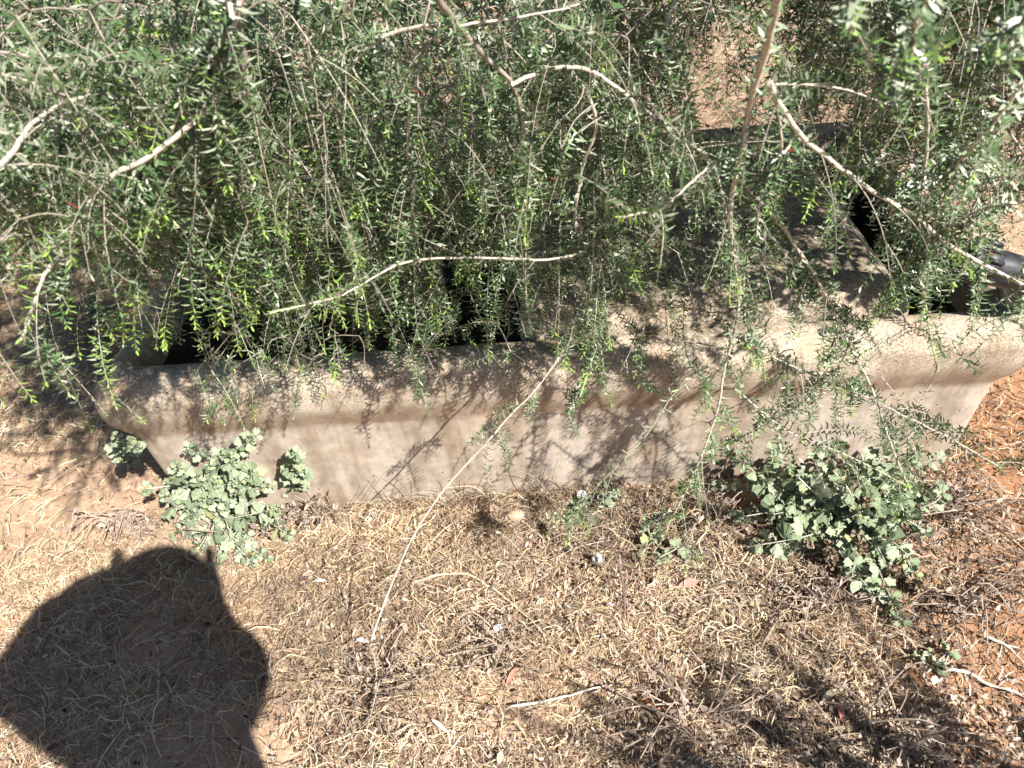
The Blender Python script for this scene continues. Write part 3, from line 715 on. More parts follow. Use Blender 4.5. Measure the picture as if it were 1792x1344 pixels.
def make_plant(name, base, stems, label, cat, group=None, leafL=.032, gap=.023, dead=0, root_z=None):
    b3 = np.array(base); b3[2] = ground_z(b3[0], b3[1])
    root = empty(name, tuple(b3), label, cat, group)
    for tip, bow in stems:
        tip = np.array(tip); mid = (b3 + tip) / 2 + np.array([rng.normal(0, .025), rng.normal(0, .02), bow])
        b_ = b3 + np.array([rng.normal(0, .02), rng.normal(0, .012), -.01])
        P = smooth_path(np.array([b_, mid, tip]), 12)
        P[1:, 2] = np.maximum(P[1:, 2], ground_z(P[1:, 0], P[1:, 1]) + .008)
        g = Geo(); g.tube(P, np.linspace(.0026, .0014, 12), WOOL_STEM * rng.uniform(.55, .95), 6, 0)
        so = obj_from("stem", g.mesh("stem", [M_STICK]), root)
        seg = np.linalg.norm(np.diff(P, axis=0), axis=1); s = np.concatenate([[0], np.cumsum(seg)])
        n = max(3, int(s[-1] / gap * .8)); inv = world_of(so).inverted()
        for k in range(n):
            f = .22 + .78 * (k / max(1, n - 1)) ** .75; t = f * s[-1]
            q = np.array([np.interp(t, s, P[:, c]) for c in range(3)]); T = unit(np.array([np.interp(t, s, P[:, c]) - np.interp(t - .02, s, P[:, c]) for c in range(3)]))
            a = unit(np.cross(T, [.1, .2, .95]) + rng.normal(0, .1, 3)); b = np.cross(T, a); ph = k * math.pi / 2 + rng.normal(0, .3)
            last = k >= n - 2
            for sgn in ((0, 1, 2, 3) if last else (0, 1)):
                p2 = ph + sgn * (math.pi / 2 if last else math.pi); N_ = a * math.cos(p2) + b * math.sin(p2)
                D = unit(N_ * (1.0 if not last else .75) + T * rng.uniform(.25, .6) + np.array([0, 0, .12]))
                up = unit(np.array([.15, -.5, .9]) * .9 + T * .5 + rng.normal(0, .5, 3)); up = unit(up - D * (up @ D)); sd = np.cross(up, D)
                sz = leafL * rng.uniform(.55, 1.3) * (1 - .45 * max(0, (f - .7) / .3)) * (.8 if last else 1)
                pos = q + D * .004
                zmin = float(ground_z(pos[0], pos[1])) + .006
                if pos[2] < zmin: pos[2] = zmin
                if D[2] < -.1 and pos[2] < .03: D = unit(D * [1, 1, 0] + [0, 0, .1]); up = unit(np.array([0, 0, 1.]) - D * D[2]); sd = np.cross(up, D)
                o = bpy.data.objects.new("leaf", WOOL[rng.integers(0, 5)]); col.objects.link(o)
                M = Matrix([[D[i] * sz, sd[i] * sz, up[i] * sz, pos[i]] for i in range(3)] + [[0, 0, 0, 1]])
                o.parent = so; o.matrix_parent_inverse = inv; o.matrix_basis = M
    return root
def seed_head(root, A, B, r):
    A = np.array(A); B = np.array(B); n = 110; t = rng.random(n); g = Geo()
    g.tube([A, (A + B) / 2, B], .0022, (.22, .15, .10), 5)
    P = A + (B - A) * (np.round(t * 3) / 3 * .8 + t * .2)[:, None]; D = unit(rng.normal(0, 1, (n, 3))); up = unit(rng.normal(0, 1, (n, 3)))
    C = np.array([.22, .16, .11]) * rng.uniform(.6, 1.5, (n, 1))
    g.leaves(P + D * r * .25, D, unit(np.cross(D, up)), np.full(n, r * .8), np.full(n, r * .45), 0.1, C, 0)
    obj_from("seed_head", g.mesh("seed_head", [M_LITTER]), root)
def tips(l):
    out = []
    for u, v, z, b in l:
        p = at_z(u, v, z)
        if p[1] > Y0 - .02 and p[0] < X0 + TL: p = at_y(u, v, Y0 - rng.uniform(.015, .07))
        out.append((p, b))
    return out
make_plant("horehound_plant", at_z(385, 905, 0), tips([(445, 765, .22, .04), (405, 800, .20, .03), (330, 785, .16, .03), (345, 835, .12, .03), (440, 835, .16, .04), (475, 850, .14, .03), (400, 880, .12, .04), (290, 870, .08, .03), (350, 900, .09, .03), (465, 910, .08, .03), (430, 935, .07, .03), (465, 975, .04, .03), (345, 965, .04, .03), (380, 840, .16, .04), (255, 855, .07, .03), (305, 935, .05, .03), (505, 935, .06, .03), (490, 890, .08, .03), (440, 985, .04, .03), (310, 815, .12, .03), (420, 845, .16, .04), (380, 985, .03, .02)]),
           "bushy grey-green woolly-leaved weed at the trough's left front corner", "weed", "woolly-leaved weeds")
make_plant("horehound_plant", at_z(525, 870, 0), tips([(518, 795, .12, .02), (530, 825, .08, .01)]), "small grey-green weed sprig against the trough beside the bushy left weed", "weed", "woolly-leaved weeds", .028, .02)
make_plant("horehound_plant", at_z(235, 815, 0), tips([(205, 765, .06, .02), (238, 782, .06, .02)]), "pale small weed sprig in the dark gap beneath the trough's left rim corner", "weed", "woolly-leaved weeds", .022, .03)
rp = make_plant("horehound_plant", at_z(1480, 925, 0), tips([(1290, 800, .16, .05), (1340, 835, .14, .05), (1375, 880, .10, .04), (1320, 955, .04, .03), (1385, 945, .05, .03), (1355, 900, .08, .03), (1450, 860, .16, .05), (1430, 795, .22, .06), (1510, 810, .22, .05), (1570, 770, .24, .06), (1610, 790, .22, .06), (1595, 860, .14, .05), (1555, 830, .18, .05),
            (1620, 930, .08, .04), (1560, 930, .10, .04), (1575, 1085, .03, .03), (1530, 1040, .04, .03), (1490, 1015, .05, .03), (1550, 985, .06, .03), (1600, 1005, .05, .03), (1500, 900, .14, .04), (1255, 850, .09, .04), (1290, 905, .05, .04), (1410, 830, .18, .05), (1645, 855, .13, .05), (1655, 800, .2, .05), (1350, 790, .2, .05)]),
           "large sprawling grey-green woolly weed at the trough's right front", "weed", "woolly-leaved weeds", .036, .021)
for a, b in (((1515, 985, .05), (1500, 935, .12)), ((1460, 990, .04), (1448, 955, .10)), ((1575, 1010, .03), (1560, 1000, .06)), ((1500, 900, .12), (1520, 870, .16)), ((1610, 1030, .03), (1600, 1015, .06))):
    seed_head(rp, at_z(*a), at_z(*b), .017)
make_plant("horehound_plant", at_z(1142, 965, 0), tips([(1130, 915, .05, .02), (1145, 940, .05, .02), (1155, 975, .03, .01)]), "lone pale green weed rosette in the litter before the trough's middle", "weed", "woolly-leaved weeds", .028, .02)
make_plant("horehound_plant", at_z(1082, 885, 0), tips([(1078, 862, .05, .01), (1090, 870, .05, .01)]), "tiny green weed at the trough foot near a white puff", "weed", "woolly-leaved weeds", .02, .02)
make_plant("horehound_plant", at_z(1645, 1165, 0), tips([(1628, 1145, .03, .01), (1655, 1160, .03, .01)]), "small wilting yellow-green weed among red soil at the lower right", "weed", "woolly-leaved weeds", .024, .022)

def dead_clump(u, v, R, n, label, hz=.09):
    R = R * 1.35; n = int(n * 1.25); b = at_z(u, v, 0); b[2] = ground_z(b[0], b[1]) - .004
    root = empty("dead_weed", tuple(b), label, "dead weed", "dead brown weeds")
    st = Geo(); lf = Geo()
    for k in range(n):
        a = rng.random() * 6.28; rr = R * rng.random() ** .6; t = b + np.array([math.cos(a) * rr, math.sin(a) * rr * .8, rng.uniform(.02, hz)])
        if t[1] > Y0 - .01: t[1] = Y0 - .01 - rng.random() * .04
        P = smooth_path([b + rng.normal(0, R * .15, 3) * [1, .6, 0], (b + t) / 2 + rng.normal(0, .02, 3) + [0, 0, .03], t], 8)
        P[:, 1] = np.minimum(P[:, 1], Y0 + .02); P[1:, 2] = np.maximum(P[1:, 2], ground_z(P[1:, 0], P[1:, 1]) + .004)
        c = np.array([.34, .26, .20]) * rng.uniform(.6, 1.3); st.tube(P, np.linspace(.0021, .0012, 8), c, 5)
        m = 9; i = rng.integers(2, 8, m); D = unit(rng.normal(0, 1, (m, 3)) * [1, 1, .6]); Nn = unit(np.cross(D, rng.normal(0, 1, (m, 3))))
        Ln = rng.uniform(.006, .020, m); lf.leaves(P[i], D, Nn, Ln, Ln * rng.uniform(.2, .6, m), rng.uniform(.3, .9, m), np.array([.36, .28, .23]) * rng.uniform(.55, 1.35, (m, 1)), 0)
    obj_from("stems", st.mesh("stems", [M_STICK]), root); set_props(obj_from("shrivelled_leaves", lf.mesh("shrivelled_leaves", [M_LITTER]), root), kind="stuff")
dead_clump(535, 900, .13, 26, "shrivelled brown dead weed right of the bushy left weed")
dead_clump(420, 925, .11, 18, "dry brown stalks tangled through the bushy left weed", .12)
dead_clump(1400, 860, .12, 18, "dry brown stalks tangled through the left side of the large right weed", .14)
dead_clump(265, 845, .12, 22, "tangle of dead grey-brown stalks left of the bushy left weed", .07)
dead_clump(1240, 905, .14, 24, "dead brown weed between the lone rosette and the large right weed", .06)
dead_clump(1665, 905, .15, 26, "dead grey-brown weed on the right side of the large right weed", .08)
dead_clump(1440, 1060, .12, 20, "dead brown weed just below the large right weed", .05)
dead_clump(1690, 1060, .13, 20, "low dead brown weed on red soil right of the weed's lowest shoots", .05)
dead_clump(660, 1200, .14, 22, "low dark dead weed in straw at lower left of centre", .06)
dead_clump(880, 1140, .10, 14, "small dead weed tangle in the litter at the lower middle", .06)
dead_clump(1190, 1250, .17, 26, "dark dead weed tangle at the bottom edge right of centre", .08)
dead_clump(1560, 1290, .17, 26, "dark dead weed tangle at the bottom edge far right", .08)
# ------------------------------------------------------------------ dry grass and litter
def strands(n, P0, length, curl, lift, K=6):
    """curly strands lying on the ground"""
    a = rng.random(n) * 6.283; step = (length / (K - 1))
    pts = np.zeros((n, K, 3)); x = P0[:, 0].copy(); y = P0[:, 1].copy(); da = rng.normal(0, curl, n)
    ph = rng.random(n) * 6.28; z0 = rng.random(n) ** 1.6 * lift
    for k in range(K):
        z = ground_z(x, y) + .0015 + z0 * (.35 + .65 * np.sin(ph + k * 1.1) ** 2)
        pts[:, k] = np.stack([x, y, z], 1)
        x = x + np.cos(a) * step; y = y + np.sin(a) * step; a = a + da + rng.normal(0, curl * .7, n)
    return pts
def outside(P, pad=.035):
    return ~((P[:, 0] > X0 + pad) & (P[:, 0] < X0 + TL - pad) & (P[:, 1] > Y0 + pad) & (P[:, 1] < Y0 + TW - pad))
def scatter(n, dens):
    out = []; got = 0
    while got < n:
        x = rng.uniform(-3.2, 2.6, 60000); y = rng.uniform(.25, 5.0, 60000)
        p = np.stack([x, y, np.zeros_like(x)], 1); uv = proj(p)
        ok = (uv[:, 0] > -120) & (uv[:, 0] < 1900) & (uv[:, 1] > 20) & (uv[:, 1] < 1430) & outside(p)
        ok &= rng.random(60000) < dens(uv[:, 0], uv[:, 1], x, y)
        out.append(p[ok]); got += ok.sum()
    return np.concatenate(out)[:n]
sm = lambda a, b, x: np.clip((x - a) / (b - a), 0, 1)
def d_grass(u, v, x, y):
    d = (.25 + .75 * sm(.32, .55, fbm(x * 3.1, y * 3.1, 21))) * (1 - .8 * sm(2.3, 3.0, y))
    bare = sm(420, 250, u) * sm(740, 800, v) * sm(1010, 930, v); d = d * (1 - .90 * bare)
    red = sm(1450, 1650, u); d = d * (1 - .82 * red)
    mid = sm(460, 420, u) * sm(1000, 1030, v); d = d * (1 - .25 * mid)
    return np.clip(d, 0, 1)
STRAW = np.array([[.66, .54, .35], [.58, .47, .32], [.76, .66, .48], [.42, .33, .24], [.36, .30, .25], [.56, .47, .36], [.22, .15, .10], [.30, .21, .15]])
def straw_cols(n, P):
    c = STRAW[rng.integers(0, len(STRAW), n)] * rng.uniform(.65, 1.35, (n, 1))
    f = sm(.35, .65, fbm(P[:, 0] * 2.2, P[:, 1] * 2.2, 51))[:, None]; c = np.minimum(c * (.62 + .56 * f) * np.array([1.06, .98, .90]), .85)
    return c
n1 = 82000
P0 = scatter(n1, d_grass); pts = strands(n1, P0, .018 + .11 * rng.random(n1) ** 1.7, .30, .034, 5)
nrm = unit(np.stack([rng.normal(0, .6, n1), rng.normal(0, .6, n1), np.ones(n1)], 1))
g = Geo(); g.ribbons(pts, .0009 + .0022 * rng.random(n1) ** 2, nrm, straw_cols(n1, P0))
# the same mat carries on outside the frame
def ring_scatter(n):
    x = rng.uniform(-3.4, 3.0, n * 2); y = rng.uniform(-1.0, 4.6, n * 2); p = np.stack([x, y, np.zeros_like(x)], 1); uv = proj(p)
    inside = (uv[:, 2] > .1) & (uv[:, 0] > -110) & (uv[:, 0] < 1890) & (uv[:, 1] > 20) & (uv[:, 1] < 1420)
    ok = ~inside & outside(p) & (rng.random(n * 2) < .25 + .75 * sm(.32, .55, fbm(x * 3.1, y * 3.1, 21)))
    return p[ok][:n]
P0 = ring_scatter(30000); m_ = len(P0); pts = strands(m_, P0, .02 + .11 * rng.random(m_) ** 1.5, .30, .03, 4)
g.ribbons(pts, .0012 + .0022 * rng.random(m_) ** 2, unit(np.stack([rng.normal(0, .6, m_), rng.normal(0, .6, m_), np.ones(m_)], 1)), straw_cols(m_, P0))
# upright dead tufts
nt_ = 5200
P0 = scatter(nt_, lambda u, v, x, y: np.clip(sm(.55, .7, fbm(x * 5, y * 5, 33)) * sm(1500, 1250, u) + .35 * sm(.16, .03, np.abs(y - Y0 - .02)) * (np.abs(x) < .9), 0, 1) * (sm(500, 620, u) + .15))
aa = rng.random(nt_) * 6.283; ln = rng.uniform(.03, .10, nt_); tt = np.linspace(0, 1, 5)
pts = np.zeros((nt_, 5, 3)); lean = rng.uniform(.3, 1.2, nt_)
for k, t in enumerate(tt):
    pts[:, k, 0] = P0[:, 0] + np.cos(aa) * ln * lean * t * (.5 + t); pts[:, k, 1] = np.minimum(P0[:, 1] + np.sin(aa) * ln * lean * t * (.5 + t), np.where(np.abs(P0[:, 0] - .08) < 1.1, np.where(P0[:, 1] < Y0 + .06, Y0 + .02, 99), 99)); pts[:, k, 2] = ground_z(P0[:, 0], P0[:, 1]) + ln * t * (1.1 - .4 * t)
g.ribbons(pts, rng.uniform(.0011, .0022, nt_), unit(np.stack([np.cos(aa + 1.5), np.sin(aa + 1.5), rng.normal(0, .3, nt_)], 1)), straw_cols(nt_, P0) * .95)
for k in range(150):
    u = rng.uniform(545, 1010) if k < 95 else rng.uniform(450, 1250); b0 = at_z(u, 0, 0) if 0 else at_z(u, rng.uniform(868, 905) if k < 95 else rng.uniform(900, 1000), 0); b0[2] = ground_z(b0[0], b0[1]) - .003
    if b0[1] > Y0 + .03: b0[1] = Y0 + .02
    ln_ = rng.uniform(.06, .22); d = np.array([rng.normal(0, .45), rng.normal(-.25, .3), 1.0]) if k < 95 else np.array([rng.normal(0, .9), rng.normal(-.2, .7), .6]); d = unit(d); t = b0 + d * ln_
    P = smooth_path([b0, b0 + d * ln_ * .5 + rng.normal(0, .008, 3), t + [0, -.02, -.03 * rng.random()]], 7); P[:, 1] = np.minimum(P[:, 1], Y0 + .02)
    g.tube(P, np.linspace(.0013, .0005, 7), STRAW[rng.integers(0, 6)] * rng.uniform(.6, 1.1), 4, 0, False)
me = g.mesh("dry_grass", [M_STRAW]); set_props(obj_from("dry_grass", me), "matted dead straw-coloured grass covering the ground round the trough", "grass", kind="stuff")

def d_litter(u, v, x, y):
    d = .06 + .45 * sm(450, 600, u) + .45 * sm(900, 1150, u)
    d = d * (.3 + .7 * sm(.35, .6, fbm(x * 4, y * 4, 41))); d = d * (1 - .45 * sm(1560, 1700, u)); return np.clip(d * (sm(640, 760, v) * .9 + .1), 0, 1)
LIT = np.array([[.36, .27, .20], [.20, .14, .10], [.50, .40, .30], [.60, .52, .42], [.13, .085, .06], [.42, .30, .21], [.30, .23, .19]])
n2 = 44000
P0 = scatter(n2, d_litter); P0[:, 2] = ground_z(P0[:, 0], P0[:, 1]) + rng.random(n2) ** 1.5 * .022 + .002
a = rng.random(n2) * 6.283; D = unit(np.stack([np.cos(a), np.sin(a), rng.normal(0, .25, n2)], 1)); Nn = unit(np.stack([rng.normal(0, .5, n2), rng.normal(0, .5, n2), np.ones(n2)], 1)); Nn = unit(Nn - D * (Nn * D).sum(1, keepdims=True))
Ln = rng.uniform(.004, .018, n2) * np.where(rng.random(n2) < .03, 1.7, 1)
g = Geo(); g.leaves(P0, D, Nn, Ln, Ln * rng.uniform(.15, .5, n2), rng.normal(0.05, .25, n2), LIT[rng.integers(0, 7, n2)] * rng.uniform(.7, 1.25, (n2, 1)) * (.4 + .7 * sm(.36, .58, fbm(P0[:, 0] * 4.5, P0[:, 1] * 4.5, 61)))[:, None], 0)
P0 = ring_scatter(16000); P0 = P0[P0[:, 0] > -.8]; m_ = len(P0); P0[:, 2] = ground_z(P0[:, 0], P0[:, 1]) + rng.random(m_) ** 1.5 * .02 + .002
a = rng.random(m_) * 6.283; D = unit(np.stack([np.cos(a), np.sin(a), rng.normal(0, .25, m_)], 1)); Nn = unit(np.stack([rng.normal(0, .5, m_), rng.normal(0, .5, m_), np.ones(m_)], 1)); Nn = unit(Nn - D * (Nn * D).sum(1, keepdims=True)); Ln = rng.uniform(.006, .022, m_)
g.leaves(P0, D, Nn, Ln, Ln * rng.uniform(.2, .5, m_), rng.normal(.05, .25, m_), LIT[rng.integers(0, 7, m_)] * rng.uniform(.7, 1.25, (m_, 1)), 0)
n3 = 9000
P0 = scatter(n3, d_litter); pts = strands(n3, P0, rng.uniform(.02, .07, n3), .12, .03, 4)
g.ribbons(pts, rng.uniform(.0014, .003, n3), unit(np.stack([rng.normal(0, .6, n3), rng.normal(0, .6, n3), np.ones(n3)], 1)), LIT[rng.integers(0, 7, n3)])
set_props(obj_from("leaf_litter", g.mesh("leaf_litter", [M_LITTER])), "brown litter of dead leaves and bark chips on the ground at the right", "leaf litter", kind="stuff")

# ------------------------------------------------------------------ sticks, fallen leaves, puffs, pebbles
def stick(pix, r, c, label, h=.012, twigs=0):
    P = np.array([at_z(u, v, 0) for u, v in pix]); P = smooth_path(P, 6 * len(P)); P += np.cumsum(rng.normal(0, .0007, P.shape), 0)
    P[:, 2] = ground_z(P[:, 0], P[:, 1]) + h + r
    P[0, 2] -= h * .9; P[-1, 2] -= h * .9
    g = Geo(); K = len(P); g.tube(P, np.linspace(r, r * .55, K) * rng.uniform(.85, 1.15, K), np.array(c) * rng.uniform(.8, 1.2, (K, 1)), 6, 0)
    for k in range(twigs):
        i = rng.integers(1, K - 2); d = unit(unit(P[i + 1] - P[i]) + rng.normal(0, .6, 3) * [1, 1, .4]); q = P[i] + d * rng.uniform(.02, .06); g.tube([P[i], (P[i] + q) / 2 + rng.normal(0, .004, 3), q], [r * .5, r * .4, r * .25], np.array(c), 5, 0)
    return set_props(obj_from("stick", g.mesh("stick", [M_STICK])), label, "stick", "dead sticks on the ground")
PALE = (.62, .55, .45); DARK = (.12, .085, .065); MID = (.32, .24, .18)
stick([(-30, 842), (30, 835), (70, 828), (105, 824)], .0032, MID, "grey-brown twig on bare sand at the left photo edge", .004, 2)
stick([(0, 808), (30, 814), (62, 822)], .002, MID, "thin short twig just above another twig at the left edge", .004)
stick([(720, 1032), (770, 1015), (815, 1012), (855, 1032), (895, 1058), (935, 1092), (958, 1122)], .0035, (.60, .50, .34), "bent pale straw stalk arching across the litter at the middle", .016)
stick([(885, 1241), (960, 1228), (1020, 1214), (1078, 1202)], .0034, PALE, "straight whitish stick low in the middle of the picture", .014)
stick([(1645, 1178), (1690, 1186), (1740, 1207), (1810, 1230)], .0042, PALE, "long white stick on red soil at the lower right edge", .014, 2)
stick([(1715, 1118), (1750, 1134), (1775, 1150), (1800, 1180)], .0036, PALE, "curved pale stick right of the wilting yellow-green weed", .014, 1)
stick([(1600, 868), (1680, 880), (1740, 900), (1810, 930)], .0036, DARK, "dark bent branch beside the large right weed", .03, 2)
stick([(1640, 880), (1710, 915), (1750, 945), (1810, 990)], .0032, DARK, "dark straight branch below another dark branch at the right", .025, 1)
stick([(1690, 985), (1740, 990), (1810, 986)], .003, DARK, "short dark branch lying level on red soil at right edge", .012)
stick([(955, 1072), (985, 1088), (1030, 1096), (1092, 1092)], .0032, DARK, "dark crooked twig lying in straw under the dead upright stem", .012, 2)
stick([(560, 1262), (620, 1222), (660, 1200), (690, 1170)], .003, MID, "brown twig lying in the straw at lower left of centre", .012, 3)
stick([(1180, 1050), (1250, 1047), (1340, 1046)], .0022, MID, "thin level twig left of the large right weed", .018, 1)
stick([(1030, 1215), (1085, 1190), (1130, 1150)], .0026, MID, "thin brown twig right of the straight whitish stick", .012, 2)
stick([(1330, 1140), (1360, 1090), (1400, 1040)], .0026, MID, "thin brown twig leaning up towards the large right weed", .03, 1)
stick([(225, 965), (150, 985), (85, 1000), (20, 1030)], .0016, MID, "long thin runner along the shadow's edge at left", .004)
# dead upright stem
g = Geo(); b0 = at_z(1095, 1088, 0); b0[2] = ground_z(b0[0], b0[1]) - .005
p1 = at_z(1068, 945, .13)
g.tube(smooth_path([b0, (b0 + p1) / 2 + [.01, 0, .01], p1], 10), np.linspace(.0035, .002, 10), (.16, .10, .09), 6)
for k in range(16):
    q = b0 + (p1 - b0) * rng.uniform(.25, 1); d = unit(rng.normal(0, 1, 3) + [0, 0, .5]); g.tube([q, q + d * .02, q + d * .045 + [0, 0, .008]], [.0014, .001, .0006], (.2, .13, .12), 4)
    g.leaves((q + d * .03)[None], d[None], unit(np.cross(d, [0.2, .1, 1]))[None], np.array([.018]), np.array([.008]), .3, np.array([[.25, .14, .13]]), 1)
set_props(obj_from("dead_weed", g.mesh("dead_weed", [M_STICK, M_LITTER])), "dark dead upright weed stem with shrivelled leaves left of the lone rosette", "dead weed")
def fallen(u, v, L, W, c, ang, label):
    p = at_z(u, v, .02); p[2] = ground_z(p[0], p[1]) + .020
    d = np.array([math.cos(ang), math.sin(ang), .05]); d /= np.linalg.norm(d); n = unit(np.array([.1, -.25, 1.0])); n = unit(n - d * (n @ d)); s = np.cross(n, d)
    g = Geo(); K = 7; t = np.linspace(0, 1, K); w = W * np.sin(t * math.pi * .92 + .12) ** .8
    V = []
    for k in range(K):
        c0 = p + d * L * (t[k] - .5) + n * (.006 * math.sin(t[k] * 3.1))
        V += [c0 + s * w[k] * .5 + n * .003, c0, c0 - s * w[k] * .5 + n * .003]
    F = []
    for k in range(K - 1):
        for j in range(2): F += [k * 3 + j, k * 3 + j + 1, k * 3 + j + 4, k * 3 + j + 3]
    g.add(V, F, [4] * (2 * (K - 1)), np.array(c))
    return set_props(obj_from("fallen_leaf", g.mesh("fallen_leaf", [M_LITTER])), label, "leaf", "fallen coloured leaves")
fallen(895, 1182, .045, .012, (.50, .20, .14), 1.0, "reddish fallen leaf in the litter above the straight whitish stick")
fallen(1471, 1247, .038, .013, (.60, .24, .20), 1.5, "pink-red fallen leaf in the litter at lower right of centre")
fallen(1140, 1228, .05, .010, (.42, .19, .09), -.6, "narrow rusty fallen leaf right of the straight whitish stick")
fallen(1603, 1190, .06, .010, (.34, .16, .09), -1.2, "long rusty fallen leaf left of the long white stick")
fallen(1205, 1020, .05, .022, (.50, .24, .19), .2, "broad pinkish fallen leaf below the lone rosette")
fallen(1450, 1215, .04, .014, (.62, .52, .36), .5, "pale straw fallen leaf just above the pink-red one")
fallen(870, 1098, .03, .016, (.60, .58, .58), .4, "papery whitish fallen leaf under the bent straw stalk")
fallen(635, 1122, .032, .010, (.78, .76, .70), -.3, "bright white curled leaf at the foot of the long bare stem")
fallen(770, 1270, .05, .009, (.72, .66, .54), -.7, "pale flat blade low in the straw left of centre")
def puff(u, v, z, r, label):
    p = at_z(u, v, z); b = at_z(u + 8, v + 20, 0); b[2] = ground_z(b[0], b[1]) - .003
    root = empty("seed_puff", tuple(b), label, "seed head", "white fluffy seed heads")
    g = Geo(); g.tube(smooth_path([b, (b + p) / 2 + [.004, 0, .005], p], 6), .0012, (.3, .24, .18), 5); obj_from("stalk", g.mesh("stalk", [M_STICK]), root)
    n = 420; D = unit(rng.normal(0, 1, (n, 3))); up = unit(np.cross(D, rng.normal(0, 1, (n, 3))))
    g = Geo(); g.leaves(np.tile(p, (n, 1)), D, up, r * rng.uniform(.8, 1.1, n), np.full(n, .0016), 0.1, np.ones((n, 3)), 0); obj_from("fluff", g.mesh("fluff", [M_WHITE]), root)
puff(1045, 977, .03, .0135, "white fluffy seed head beside the dead upright weed")
puff(1018, 866, .06, .014, "white fluffy seed head against the foot of the trough")
def pebble(u, v, r, label, m=M_PEBBLE):
    p = at_z(u, v, 0); z = float(ground_z(p[0], p[1])); th = np.linspace(0, 2 * math.pi, 9, endpoint=False); rr = rng.uniform(.8, 1.2, 9)
    prof = [(.4, -.35), (.9, -.1), (1, .25), (.75, .6), (.3, .75)]
    V = np.concatenate([np.stack([p[0] + r * a * rr * np.cos(th), p[1] + r * .75 * a * rr * np.sin(th), np.full(9, z + .008 + r * b)], 1) for a, b in prof])
    j = np.arange(9); k = (j + 1) % 9; F = np.concatenate([np.stack([i * 9 + j, i * 9 + k, i * 9 + k + 9, i * 9 + j + 9], 1) for i in range(4)])
    me = mesh_np("pebble", V, np.concatenate([F.ravel(), np.arange(9) + 36]), np.concatenate([np.full(len(F), 4), [9]]), None, [m])
    return set_props(obj_from("pebble", me), label, "pebble", "pale pebbles in the litter")
pebble(788, 1038, .008, "white pebble just below the bent pale straw stalk", M_WHITE)
pebble(1322, 1042, .008, "small white pebble left of the large right weed's lower shoots")
pebble(1622, 1270, .012, "pale rounded pebble on litter near the bottom right corner")
pebble(865, 1136, .007, "tiny white pebble below the papery whitish leaf")
pebble(905, 912, .026, "flat tan clod at the foot of the trough near the middle", M_CLOD)

# ------------------------------------------------------------------ the photographer (stands behind the lens; the photograph shows only the shadow)
M_SKIN = plain("skin", (.55, .33, .24), .55, .4, 200, .08, .05)
M_SHIRT = plain("blue_work_shirt", (.09, .13, .22), .85, .2, 700, .2, .3)
M_JEANS = plain("dark_jeans", (.05, .06, .10), .85, .2, 700, .25, .3)
M_BOOT = plain("brown_boot_leather", (.12, .07, .04), .5, .4, 90, .3, .2)
M_HAT = plain("felt_hat", (.24, .18, .11), .9, .15, 300, .2, .2)
M_HAIR = plain("brown_hair", (.05, .035, .025), .6, .4, 300, .3, .4)
M_PHONE = plain("black_phone", (.015, .015, .018), .2, .5, 20, .2, 0)
M_EYE = plain("eye", (.6, .58, .55), .2, .5, 20, .05, 0)
def skin_mesh(name, joints, edges, mat, root_joint, parent=None, sub=2):
    names = list(joints); idx = {k: i for i, k in enumerate(names)}
    me = bpy.data.meshes.new(name); me.from_pydata([joints[k][0] for k in names], [(idx[a], idx[b]) for a, b in edges], [])
    me.materials.append(mat)
    o = obj_from(name, me, parent)
    o.modifiers.new("Skin", 'SKIN'); ly = me.skin_vertices[0] if me.skin_vertices else None
    if ly is None:
        bpy.context.view_layer.objects.active = o; o.modifiers.clear(); o.modifiers.new("Skin", 'SKIN'); bpy.ops.mesh.customdata_skin_add(); ly = me.skin_vertices[0]
    for k in names:
        r = joints[k][1]; r = r if isinstance(r, tuple) else (r, r)
        ly.data[idx[k]].radius = r; ly.data[idx[k]].use_root = (k == root_joint)
    o.modifiers["Skin"].use_smooth_shade = True
    m = o.modifiers.new("Subdivision", 'SUBSURF'); m.levels = sub; m.render_levels = sub
    return o
